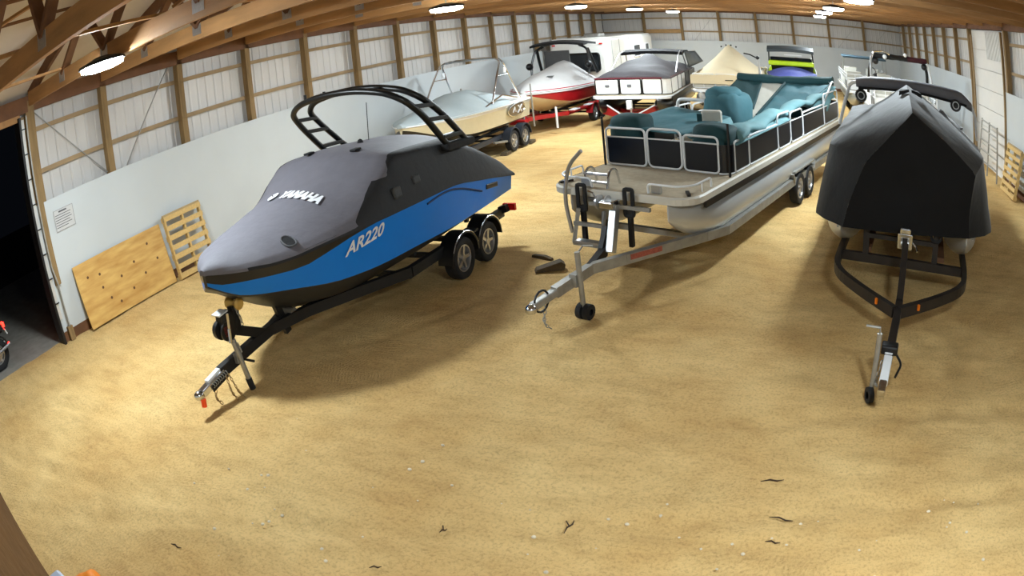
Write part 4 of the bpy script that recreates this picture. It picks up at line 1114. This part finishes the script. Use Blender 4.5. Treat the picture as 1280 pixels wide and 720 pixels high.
# ---------------- red boat with a pale cover and black tower
P5 = (-9.0, 20.2, .05)
M_pcov = mat('white_grey_cover', (178, 175, 173), .75, mottle=.08, scale=2, bump=.2, bscale=8)
M_cream = mat('cream_gelcoat', (214, 196, 158), .35, mottle=.06)
b5 = thing('motorboat', 'red and cream boat under a pale grey cover with a black tower', 'boat', (P5[0], P5[1], 0), -P5[2])
prof5, us5 = runabout(b5, 5.0, 1.18, 1.50, 1.38, .62, M_cream, M_red, M_red, .3)
cover_skin(b5, prof5, 5.0, [(0, 1.55), (.2, 1.85), (.45, 2.05), (.7, 2.08), (.9, 1.8), (1, 1.55)], M_pcov, peak=(.28, .35, 3.1, .5, .7), hem=.10)
MB().box((.25, 1.35, 1.86), (.62, .14, .012), ('X', .16)).build('cover_print', mat('faded_print', (92, 90, 88), .8, mottle=.5, scale=25), b5)
for s in (-1, 1):
    P = fillet([(s*1.12, 3.2, 1.75), (s*1.14, 3.3, 2.2), (s*1.02, 3.5, 2.72), (s*.7, 3.55, 2.85)], .2)
    MB().tube(P, .045).build('tower_leg', M_tow, b5, True)
    MB().tube(fillet([(s*1.1, 4.1, 1.75), (s*1.05, 3.8, 2.3), (s*1.0, 3.6, 2.7)], .2), .06).build('tower_leg', M_tow, b5, True)
    MB().sphere((s*1.15, 3.15, 2.12), (.12, .2, .14)).build('tower_pod', M_blackm, b5, True)
rings = []
for i in range(13):
    v = -1.05+2.1*i/12; z = 2.92+.10*math.cos(v*1.4)
    rings.append([(v, 3.1, z-.1), (v, 3.1, z-.02), (v, 3.6, z+.05), (v, 4.4, z-.02), (v, 4.4, z-.1), (v, 3.6, z-.05)])
MB().loft(rings).build('bimini_top', M_fab_blk, b5, True, 30)
MB().box((-.35, 3.9, 2.25), (1.0, .05, .8)).build('windscreen_panel', mat('smoked_panel', (82, 80, 80), .3), b5)
t5 = simple_trailer('red trailer with white steps under the red and cream boat', P5, 5.0, M_red, (3.4, 4.2), 1.05, .55, -.75)
for s in (-1, 1):
    MB().box((s*1.03, 2.1, .62), (.2, 1.2, .06)).build('side_step', M_red, t5)
    for u in (1.7, 3.0): MB().box((s*1.05, u, .66), (.22, .45, .03)).build('step_pad', M_wpaint, t5)
    MB().tube([(s*.9, .5, .2), (s*.9, .5, .9)], .04).build('guide_post', M_wpaint, t5, True)
MB().box((-.05, -.3, .55), (.55, .25, .16)).build('tongue_box', M_red, t5, bevel=.03)

# ---------------- camper in the far left corner
cam_ = thing('camper_trailer', 'large white camper with black rear window in the far left corner', 'camper', (-9.5, 27.5, 0), 0)
M_camp = mat('camper_white', (228, 226, 220), .4, mottle=.06, scale=1.5)
MB().box((0, 4.4, 1.78), (2.5, 8.8, 2.4)).build('body', M_camp, cam_, bevel=.12)
MB().box((0, 4.4, 3.0), (2.3, 8.5, .06)).build('roof', M_camp, cam_)
MB().box((.3, 1.6, 3.1), (.7, .9, .2)).build('air_conditioner', M_galv, cam_, bevel=.05)
MB().box((-.3, 3.4, 3.08), (.4, .4, .12)).build('roof_vent', M_galv, cam_, bevel=.03)
wd = MB().box((.10, -.02, 1.95), (1.65, .06, .75)).build('rear_window', M_glass, cam_, bevel=.04)
MB().tube(rrect_pts((-.74, -.05), (.94, -.05), 1.56, 2.34, .12), .035, 6, True).build('window_frame', M_blackm, wd, True)
for x in (-1.05, 1.05): MB().box((x, -.01, 2.75), (.14, .05, .06)).build('marker_light', M_redlens, cam_)
for x in (-.3, 0, .3): MB().box((x, -.01, 2.85), (.10, .05, .05)).build('marker_light', M_redlens, cam_)
for y in (.9, 2.1, 3.9): MB().box((1.255, y, 1.8), (.015, .03, 2.2)).build('seam', M_galv, cam_)
for y, z, w_, h_ in ((5.2, 2.2, 1.3, .6), (7.4, 2.2, .8, .6)):
    q = MB().box((1.25, y, z), (.05, w_, h_)).build('side_window', M_glass, cam_, bevel=.03)
    MB().tube(rrect_pts((1.275, y-w_/2), (1.275, y+w_/2), z-h_/2, z+h_/2, .08), .03, 6, True).build('window_frame', M_wpaint, q, True)
for u in (4.6, 5.5):
    for s in (-1, 1): wheel(cam_, u, s*1.05)
MB().box((0, .1, .45), (2.2, .15, .12)).build('bumper', M_blackm, cam_)
for s in (-1, 1): MB().box((s*1.1, 1.0, .5), (.12, .12, .95)).build('corner_jack', M_galv, cam_)

# ---------------- black and white pontoon with grey cover
P7 = (-5.78, 21.4, -.02)
M_gcv2 = mat('mid_grey_cover', (86, 82, 86), .75, mottle=.12, scale=2, bump=.25, bscale=8)
M_burg = mat('burgundy_trim', (96, 14, 34), .5)
M_wpan = mat('white_panel', (226, 226, 224), .4, mottle=.04)
b7 = thing('pontoon_boat', 'black and white pontoon boat with grey cover and dark bimini behind the teal one', 'boat', (P7[0], P7[1], 0), -P7[2])
pontoon_base(b7, 6.5, 1.32, 1.12, .33, .95, .70, M_carp, M_wpaint, M_bgel, nose=.1, rc=.4)
z0, zt_ = 1.14, 1.66
for a, c in ((-1.26, -.46), (-.42, .30), (.34, 1.0)): fence(b7, (a, .42), (c, .42), z0, zt_, zt_-.02, M_wpan, M_bgel)
b = MB(); cr = [(1.0, .42), (1.14, .46), (1.24, .56), (1.27, .72)]
for a, c in zip(cr[:-1], cr[1:]): b.bar((*a, 1.4), (*c, 1.4), .012, .5)
b.build('corner_panel', M_wpan, b7)
for s in (-1, 1):
    for a, c in ((.72, 2.0), (2.04, 2.8), (2.84, 3.7), (3.74, 4.7), (4.74, 6.3)): fence(b7, (s*1.27, a), (s*1.27, c), z0, zt_, zt_-.02, M_wpan if a < 3.5 else M_pblk, M_bgel)
    MB().box((s*1.36, 3.3, 1.02), (.03, 6.2, .14)).build('side_skirt', M_bgel, b7)
MB().path([(-1.26, .40, 1.68), (1.0, .40, 1.68), (1.27, .7, 1.68), (1.27, 3.4, 1.68)], .03, .05).build('top_trim', M_burg, b7)
for x, h_ in ((-.85, .08), (-.1, .10)): MB().box((x, .40, 1.42), (.14, .01, h_)).build('panel_print', mat('print_grey', (110, 110, 112), .6), b7)
def prof7(u): return [(0, 0), (1.27 if u > .5 else 1.15, 1.74)]
cover_skin(b7, prof7, 5.9, [(0, 1.74), (.07, 1.74), (.10, 1.9), (.35, 2.06), (.5, 2.22), (.62, 2.1), (1, 1.95)], M_gcv2, u0=.46, wr=.05, peak=(.22, .1, 3.1, .28, .35), hem=.06, over=.05, flat=3.0)
bmn = empty('bimini', b7)
for s in (-1, 1):
    MB().tube(fillet([(s*1.2, 2.2, 1.72), (s*1.15, 3.6, 2.38), (s*1.1, 4.3, 2.46)], .2), .022).build('bimini_bow', M_alu, bmn, True)
    MB().tube([(s*1.2, 4.9, 1.72), (s*1.12, 4.5, 2.4)], .022).build('bimini_strut', M_alu, bmn, True)
rings = []
for i in range(13):
    v = -1.2+2.4*i/12; z = 2.42+.06*math.cos(v*1.2)
    rings.append([(v, 4.05, z-.14), (v, 4.05, z-.02), (v, 4.6, z+.05), (v, 5.6, z-.0), (v, 5.6, z-.1), (v, 4.6, z-.06)])
MB().loft(rings).build('bimini_top', M_fab_blk, bmn, True, 30)
cr_ = sheet('bimini_curtain', (1.22, 4.5, 2.42), (1.5, 5.6, 2.40), (1.75, 5.9, 1.95), (1.3, 4.7, 1.75), mat('smoked_curtain', (70, 76, 80), .3), bmn, 8, 0, .02, 3)
t7 = simple_trailer('red trailer with white edged rails under the black and white pontoon boat', P7, 6.3, M_red, (3.6, 4.4), 1.1, .5, -1.0, mf=M_blackm)
for s in (-1, 1):
    b = MB(); b.add([(s*.08, -.45, .40), (s*1.0, .15, .5), (s*1.0, .15, .92), (s*.08, -.45, .44), (s*.08, -.40, .40), (s*1.0, .2, .5), (s*1.0, .2, .92), (s*.08, -.40, .44)],
          [(0, 1, 2, 3), (4, 7, 6, 5), (0, 4, 5, 1), (1, 5, 6, 2), (2, 6, 7, 3), (3, 7, 4, 0)]); b.build('side_wing', M_red, t7)
    MB().bar((s*.06, -.46, .45), (s*1.02, .14, .93), .05, .03).build('wing_edge', M_wpaint, t7)
MB().box((0, -.2, .85), (.18, .16, .3)).build('winch_case', M_wpaint, t7, bevel=.02)

# ---------------- pontoon under a tan tent cover
b8 = thing('pontoon_boat', 'pontoon boat under a tan tent shaped cover with pale rails by the far wall', 'boat', (-2.9, 23.8, 0), 0)
M_tent = mat('tan_cover', (222, 205, 170), .8, mottle=.06, scale=2, bump=.15, bscale=8)
pontoon_base(b8, 6.5, 1.27, 1.12, .3, .9, .72, M_carp, M_wpaint, M_tube, nose=.1)
for a, c in ((-1.22, -.42), (-.38, .38), (.42, 1.22)): fence(b8, (a, .35), (c, .35), 1.14, 1.66, 1.30, M_beige, M_wpaint, mid=(.5,))
for s in (-1, 1):
    for i in range(3): fence(b8, (s*1.22, .4+2*i), (s*1.22, 2.36+2*i), 1.14, 1.66, 1.6, M_beige, M_wpaint)
rings = []
for i in range(31):
    u = .30+6.1*i/30; h = 1.62; R = []
    for t in [-1, -.99, -.9, -.75, -.6, -.45, -.3, -.15, 0, .15, .3, .45, .6, .75, .9, .99, 1]:
        x = t*1.30; dd = math.hypot(x/1.30, (u-2.6)/(2.4 if u < 2.6 else 4.0)); z = h+1.12*max(0, 1-dd)**1.12
        if abs(t) == 1: z = h-.12
        R.append((x, u, z+.02*noise.noise(Vector((x*2, u*2, 5)))*(abs(t) < .9)))
    rings.append(R)
tb = MB().loft(rings, closed=False)
R0 = rings[0]; n = len(R0); tb.add(list(R0)+[(x, y-.03, 1.30) for x, y, z in R0], [(i, i+1, n+i+1, n+i) for i in range(n-1)])
tc_ = tb.build('tent_cover', M_tent, b8, True, 60)
for x in (-.3, -.1, .1, .3): MB().sphere((x, 2.55, 2.56+.16*(1-abs(x)*2)), .035, 8, 6).build('peak_vent', M_blackm, tc_)
MB().box((.15, .22, 1.45), (.3, .01, .03)).build('panel_print', M_fab_blk, b8)
ps = MB().tube([(1.30, .5, 1.1), (1.30, .5, 2.25)], .04).build('mast', M_alu, b8, True)
MB().tube([(1.35, .6, 1.2), (1.28, .5, 1.5), (1.34, .55, 1.8), (1.28, .5, 2.1), (1.31, .5, 2.4)], .03).build('rope', M_wpaint, b8, True)
MB().tube([(1.30, .5, 2.28), (1.0, .6, 2.42), (.75, .7, 2.46)], .025).build('light_arm', M_blackm, b8, True)
MB().sphere((1.28, .5, 2.32), .07).build('lamp_head', M_blackm, b8, True)
t8 = simple_trailer('dark trailer in the shade under the tan tent covered pontoon', (-2.9, 23.8, 0), 6.2, M_darkm, (3.8, 4.6), 1.0, .42, -.8)

# ---------------- lime striped boat with blue cover
b9 = thing('motorboat', 'boat with lime yellow stripe, dark hardtop and violet blue bow cover', 'boat', (-.40, 25.6, 0), 0)
M_lime = mat('lime_gelcoat', (196, 226, 20), .35)
M_bcv = mat('violet_blue_cover', (82, 92, 178), .75, mottle=.15, bump=.2)
prof9, us9 = runabout(b9, 5.6, 1.10, 1.45, 1.75, .55, M_bgel, M_bgel, M_lime, .4)
cover_skin(b9, prof9, 2.6, [(0, 1.5), (.5, 1.72), (1, 1.82)], M_bcv)
MB().box((0, 3.2, 1.95), (2.05, 1.2, .20)).build('lime_coaming', M_lime, b9, bevel=.05)
MB().box((0, 3.3, 2.12), (1.9, .5, .16)).build('windscreen', M_glass, b9, bevel=.03)
for s in (-1, 1): MB().tube(fillet([(s*1.0, 2.7, 1.9), (s*.98, 3.0, 2.45), (s*.9, 3.2, 2.58)], .15), .03).build('hardtop_leg', M_blackm, b9, True)
rings = []
for i in range(11):
    v = -1.05+2.1*i/10; z = 2.62+.05*math.cos(v*1.4)
    rings.append([(v, 2.8, z-.22), (v, 2.8, z-.1), (v, 3.4, z+.04), (v, 4.4, z), (v, 4.4, z-.1), (v, 3.4, z-.08)])
MB().loft(rings).build('hardtop', mat('dark_grey_top', (48, 58, 62), .5), b9, True, 30)
MB().box((.1, 2.78, 2.32), (.8, .04, .05)).build('hardtop_bar', M_wpaint, b9)
simple_trailer('dark trailer under the lime striped boat', (-.40, 25.6, 0), 5.4, M_darkm, (3.6, 4.4), 1.0, .45, -.7)

# ---------------- two pontoon boats along the right wall
def rail_pontoon(label, x, y, L, tower=False):
    r = thing('pontoon_boat', label, 'boat', (x, y, 0), 0)
    pontoon_base(r, L, 1.24, 1.10, .3, .9, .70, M_carp, M_wpaint, M_tube, nose=.1)
    zt = 1.75
    for a, c in ((-1.18, -.4), (-.36, .36), (.4, 1.18)): fence(r, (a, .5), (c, .5), 1.12, zt, 1.5, M_wpan, M_wpaint, mid=(.5,))
    n = int(L/1.5)
    for s in (-1, 1):
        for i in range(n):
            a, c = .55+(L-.8)*i/n, .55+(L-.8)*(i+1)/n-.05
            f = fence(r, (s*1.18, a), (s*1.18, c), 1.12, zt, 1.46, M_wpan if i % 3 else M_pblk, M_wpaint, mid=(.33, .66))
            MB().tube([(s*1.18, a, 1.62), (s*1.18, c, 1.62)], .016, 6).build('frame_rail', M_wpaint, f)
    for u, v in ((1.3, -.75), (1.3, .75), (L-1.2, -.6), (L-1.2, .6), (2.6, .7)): 
        q = MB().box((v, u, 1.33), (.7, .7, .42)).build('bench_seat', M_beige, r, bevel=.05)
        MB().box((v, u+.32, 1.62), (.7, .14, .4)).build('seat_back', M_beige, q, bevel=.04)
    c = MB().box((.3, L*.5, 1.5), (.6, .5, .8)).build('helm_console', M_wpan, r, bevel=.06)
    MB().tube(arc((.3, L*.5-.3, 1.85), .17, 0, 2*PI, 14, 'xz')[:-1], .018, 6, True).build('steering_wheel', M_blackm, c)
    return r
r10 = rail_pontoon('white railed pontoon boat with a black and burgundy tower behind the black cover', 3.72, 20.6, 5.0)
zt = 2.82
for s in (-1, 1):
    MB().tube(fillet([(s*1.2, 1.0, 1.5), (s*1.18, 1.3, 2.2), (s*1.1, 1.5, zt), (s*.8, 1.55, zt+.06)], .25), .05).build('tower_leg', M_wpaint if s > 0 else M_alu, r10, True)
    MB().tube(fillet([(s*1.2, 2.4, 1.5), (s*1.15, 1.9, 2.4), (s*1.0, 1.65, zt)], .2), .06).build('tower_leg', M_blackm, r10, True)
    MB().sphere((s*.95, 1.45, zt-.16), (.12, .16, .12)).build('speaker', M_blackm, r10, True)
for a, c, m, nm in ((-1.05, -.35, M_fab_blk, 'bimini_roll'), (-.4, .3, M_blackm, 'board_rack'), (.2, 1.08, mat('burgundy_canvas', (66, 18, 30), .7, mottle=.3, bump=.3), 'bimini_roll')):
    rings = []
    for i in range(9):
        v = a+(c-a)*i/8; rr = .10+.03*noise.noise(Vector((v*5, 2, 2)))
        rings.append([(v, 1.55+rr*1.5*math.cos(t), zt+.03+rr*math.sin(t)) for t in [2*PI*k/10 for k in range(10)]])
    MB().loft(rings).build(nm, m, r10, True)
MB().sphere((-.6, 1.3, zt+.02), .08).build('tower_light', M_wpaint, r10, True)
MB().sphere((.2, 1.3, zt+.16), .07).build('tower_light', M_wpaint, r10, True)
MB().tube(fillet([(-1.1, 1.4, zt-.1), (-1.0, 1.4, zt+.16), (-.6, 1.4, zt+.2), (-.4, 1.4, zt+.1)], .1), .03).build('tower_hoop', M_chrome, r10, True)
tt = simple_trailer('silver trailer with yellow rollers under the white railed tower pontoon', (3.72, 20.6, 0), 4.8, M_galv, (3.0, 3.7), 1.0, .42, -.9)
M_yel = mat('yellow_plastic', (232, 200, 40), .5)
for u in (.15, .75): MB().lathe([(.001, -.12), (.10, -.12), (.06, 0), (.10, .12), (.001, .12)], 14, Matrix.Translation((-1.25, u, .62))).build('guide_roller', M_yel, tt, True)
for u in (.15, .75): MB().box((-1.1, u, .52), (.3, .06, .06)).build('roller_bracket', M_galv, tt)
r11 = rail_pontoon('farther white railed pontoon boat near the far right corner', 3.25, 27.2, 6.2)
MB().loft([[(v, 3.0, 2.35), (v, 3.0, 2.42), (v, 4.4, 2.45), (v, 4.4, 2.38)] for v in (-1.1, -.4, .4, 1.1)]).build('bimini_top', mat('slate_top', (60, 84, 96), .6), r11)
for s in (-1, 1):
    for u in (3.1, 4.3): MB().tube([(s*1.15, u+.3, 1.7), (s*1.05, u, 2.38)], .02).build('bimini_bow', M_alu, r11)
simple_trailer('silver trailer under the farther white railed pontoon', (3.25, 27.2, 0), 6.0, M_galv, (3.6, 4.4), 1.0, .42, -.8)
# ================================================================ things along the left wall
pw = MB().box((0, 0, .60), (.016, 2.38, 1.20)).build('plywood_sheet', M_ply)
pw.location = (XL+.30, 6.12, .03); pw.rotation_euler = (0, -.20, 0)
tag(pw, 'knotty plywood sheet leaning on its long edge against the white wall', 'plywood')
knot = MB().lathe([(.001, .001), (.028, .0), (.001, -.001)], 10).mesh('knot', mat('knot_brown', (96, 62, 30), .7))
for y, z in ((-.6, .85), (-.62, .6), (-.5, .35), (-.1, .62), (-.3, .2), (.3, .75), (.5, .45), (.75, .95), (.1, .3), (.9, .6), (-.9, .9)): inst('knot', knot, pw, (.0095, y, z))
def pallet(label, loc, rot, mp, w=1.05, h=1.30):
    """standing pallet: deck boards run along local y, stringers along z, face towards local +x"""
    t = thing('pallet', label, 'pallet', loc); t.rotation_euler = rot
    brd = MB().box((0, 0, 0), (.02, w, .10)).mesh('deck_board', mp)
    st = MB().box((0, 0, h/2), (.085, .045, h)).mesh('stringer', mp)
    for y in (-w/2+.03, 0, w/2-.03): inst('stringer', st, t, (0, y, 0))
    for i in range(7): inst('deck_board', brd, t, (.055, 0, .06+(h-.12)*i/6))
    for i in range(4): inst('deck_board', brd, t, (-.055, 0, .06+(h-.12)*i/3))
    MB().box((.02, 0, h-.04), (.05, w, .14)).build('top_board', mat('grey_pine', (176, 150, 104), .8, mottle=.2), t)
    return t
pallet('pale wooden pallet leaning on the left wall beside the plywood', (XL+.34, 7.92, .02), (0, -.17, 0), M_pine)
pallet('pale wooden pallet leaning on the right wall beyond the black covered boat', (XR-.40, 15.8, .02), (0, -.19, PI), M_pine, 1.25, 1.25)
M_paper = mat('paper_sign', (196, 196, 196), .7, mottle=.04)
sg = MB().box((0, 0, 0), (.006, .50, .40)).build('wall_notice', M_paper); sg.location = (XL+.012, 5.04, 2.12)
tag(sg, 'printed notice sheet fixed high on the white wall near the doorway', 'sign')
M_ink = mat('grey_ink', (92, 92, 96), .8)
for i, (wd, h_) in enumerate(((.20, .028), (.40, .012), (.38, .012), (.41, .012), (.36, .012), (.40, .012), (.30, .012))):
    MB().box((.005, -.02+(.0 if i == 0 else (.41-wd)/2*-1), .15-.045*i-(.01 if i else 0)), (.003, wd, h_)).build('printed_line', M_ink, sg)
MB().path([(.005, -.24, .19), (.005, .24, .19), (.005, .24, -.19), (.005, -.24, -.19), (.005, -.24, .19)], .004, .004).build('printed_border', M_ink, sg)
# ================================================================ tube gate by the right wall
gt = thing('tube_gate', 'grey tube gate leaning by the right wall behind the pallet', 'gate', (XR-.45, 17.9, 0), .05)
for z in (.35, .65, .95, 1.25, 1.5): MB().tube([(0, -.95, z), (.12*z, .95, z)], .025).build('gate_rail', M_galv, gt, True)
for y in (-.95, 0, .95): MB().tube([(0, y, .02), (.12*1.5*(y+.95)/1.9, y, 1.55)], .028).build('gate_upright', M_galv, gt, True)
# ================================================================ posts and oddments near the camera
cp = struct(MB().box((-1.62, .115, CH/2), (.16, .16, CH)).build('trim_1', mat('near_post', (92, 62, 26), .75, mottle=.4, scale=5, stretch=(2, 2, .4), bump=.25)))
MB().box((-1.53, .215, 2.47), (.06, .05, .10)).build('post_bracket', mat('blue_white_plastic', (176, 186, 205), .4), cp, bevel=.01)
tag(lump('orange_bag', (-4.72, .92, .12), (.34, .34, .34), mat('orange_plastic', (245, 140, 30), .6, mottle=.15), None, 3, .06, 16, 10, 2.2, 6.), 'crumpled orange bag on the sand at the bottom left edge', 'bag')
def chunk(name, label, cat, loc, rz, prof_pts, th, m, group=None):
    b = MB(); b.prism(prof_pts, -th/2, th/2); o = b.build(name, m, None, bevel=.006); o.location = loc; o.rotation_euler = (0, 0, rz); tag(o, label, cat, group); return o
M_old = mat('weathered_wood', (92, 74, 46), .85, mottle=.4, scale=10, bump=.3)
chunk('wood_wedge', 'weathered wooden wedge on the sand before the pontoon trailer', 'wood block', (-3.78, 8.86, 0), .5, [(-.23, 0), (.20, 0), (.22, .08), (.16, .13), (-.2, .05)], .16, M_old)
chunk('wood_scrap', 'thin weathered wood scrap beyond the wooden wedge', 'wood scrap', (-4.08, 9.30, 0), -.35, [(-.20, 0), (.20, 0), (.19, .04), (.05, .065), (-.19, .045)], .07, M_old)
for i, (y, lab) in enumerate(((17.4, 'dark wooden chock before the front wheel of the tan boat trailer'), (19.2, 'dark wooden chock behind the rear wheel of the tan boat trailer'))):
    chunk('wheel_chock', lab, 'chock', (P4[0]+1.02, y, 0), PI/2, [(-.18, 0), (.18, 0), (.18, .08), (-.1, .08)], .2, M_old, 'wheel chocks')
M_twig = mat('twig_bark', (66, 46, 26), .9, mottle=.3)
TW = [(-.09, 4.49, .30, .15, 'bark strip lying on the sand in front of the pontoon trailer tongue'), (.05, 4.0, .30, -.2, 'long bark strip at the lower right of the sand'),
      (-1.57, 3.64, .24, 1.4, 'upright looking forked twig near the lower middle of the sand'), (-4.53, 1.98, .20, .1, 'small dark twig on the sand near the orange bag'),
      (-2.48, 3.3, .10, .9, 'short dark wood chip left of the forked twig'), (.02, 3.72, .18, -.1, 'thin bark strip nearest the bottom right'), (-2.75, 2.7, .14, .5, 'bent wood chip near the bottom middle')]
for x, y, L_, a, lab in TW:
    L_ *= .7
    b = MB(); b.tube([(-L_/2, 0, .008), (-L_*.1, .012, .014), (L_*.2, -.006, .012), (L_/2, .01, .008)], [.003, .007, .007, .003], 6)
    if 'forked' in lab: b.tube([(0, 0, .012), (L_*.3, .06, .012)], .006, 5)
    o = b.build('twig', M_twig); o.location = (x, y, 0); o.rotation_euler = (0, 0, a); tag(o, lab, 'twig', 'twigs and bark on the sand')
rng = random.Random(11); b = MB()
for i in range(120):
    x, y = rng.uniform(-5.2, 4.5), rng.uniform(1.4, 4.4) ; r = rng.uniform(.008, .022)
    b.sphere((x, y, r*.4), (r, r*rng.uniform(.6, 1), r*.6), 6, 4)
pb = b.build('pebbles', mat('pale_pebble', (228, 214, 188), .8, mottle=.3)); pb['kind'] = 'stuff'; pb['label'] = 'pale pebbles scattered over the sand floor'; pb['category'] = 'pebbles'
# ================================================================ motorcycle outside the doorway
mc = thing('motorcycle', 'dark motorcycle with a lit red tail light outside the open doorway', 'motorcycle', (-11.92, 2.84, 0), 0)
for y in (0, -1.38):
    w_ = inst('wheel', tire_mesh(.31, .13) if y == 0 else mc.children[0].data, mc, (0, y, .31))
    inst('rim', RIM_S, w_, (0, 0, 0), (0, 0, 0), (.7, 1.1, 1.1))
MB().loft([[(-.09, .32, .70), (.09, .32, .70), (.08, .32, .78), (-.08, .32, .78)], [(-.12, .0, .66), (.12, .0, .66), (.12, .0, .82), (-.12, .0, .82)], [(-.15, -.4, .62), (.15, -.4, .62), (.14, -.4, .80), (-.14, -.4, .80)]]).build('seat', M_fab_blk, mc, True)
MB().sphere((0, -.72, .86), (.17, .34, .16)).build('fuel_tank', M_bgel, mc, True)
MB().box((0, -.62, .45), (.30, .42, .38)).build('engine', M_darkm, mc, bevel=.05)
MB().tube(fillet([(0, .30, .66), (0, -.5, .68), (0, -1.0, .92), (0, -.75, .35), (0, 0, .34)], .1), .03).build('frame', M_blackm, mc, True)
fender(mc, 0, 0, .36, .15, M_bgel, .1, 1.9, 8)
for s in (-1, 1):
    MB().tube([(s*.09, -1.0, .95), (s*.09, -1.38, .31)], .025).build('fork_leg', M_chrome, mc, True)
    MB().tube([(s*.17, -.5, .35), (s*.18, .1, .38), (s*.18, .35, .42)], .04).build('exhaust', M_chrome, mc, True)
MB().tube(fillet([(-.36, -.82, 1.02), (-.15, -.98, 1.04), (.15, -.98, 1.04), (.36, -.82, 1.02)], .1), .016).build('handlebar', M_blackm, mc, True)
MB().box((0, .36, .76), (.16, .05, .09)).build('tail_light', mat('lit_tail_light', (255, 40, 30), .3, emit=((255, 30, 20), 12)), mc, bevel=.01)
MB().box((0, .38, .62), (.16, .02, .10), ('X', .3)).build('licence_plate', M_wpaint, mc)
MB().tube([(.1, -.3, .3), (.22, -.3, .02)], .015).build('side_stand', M_blackm, mc)
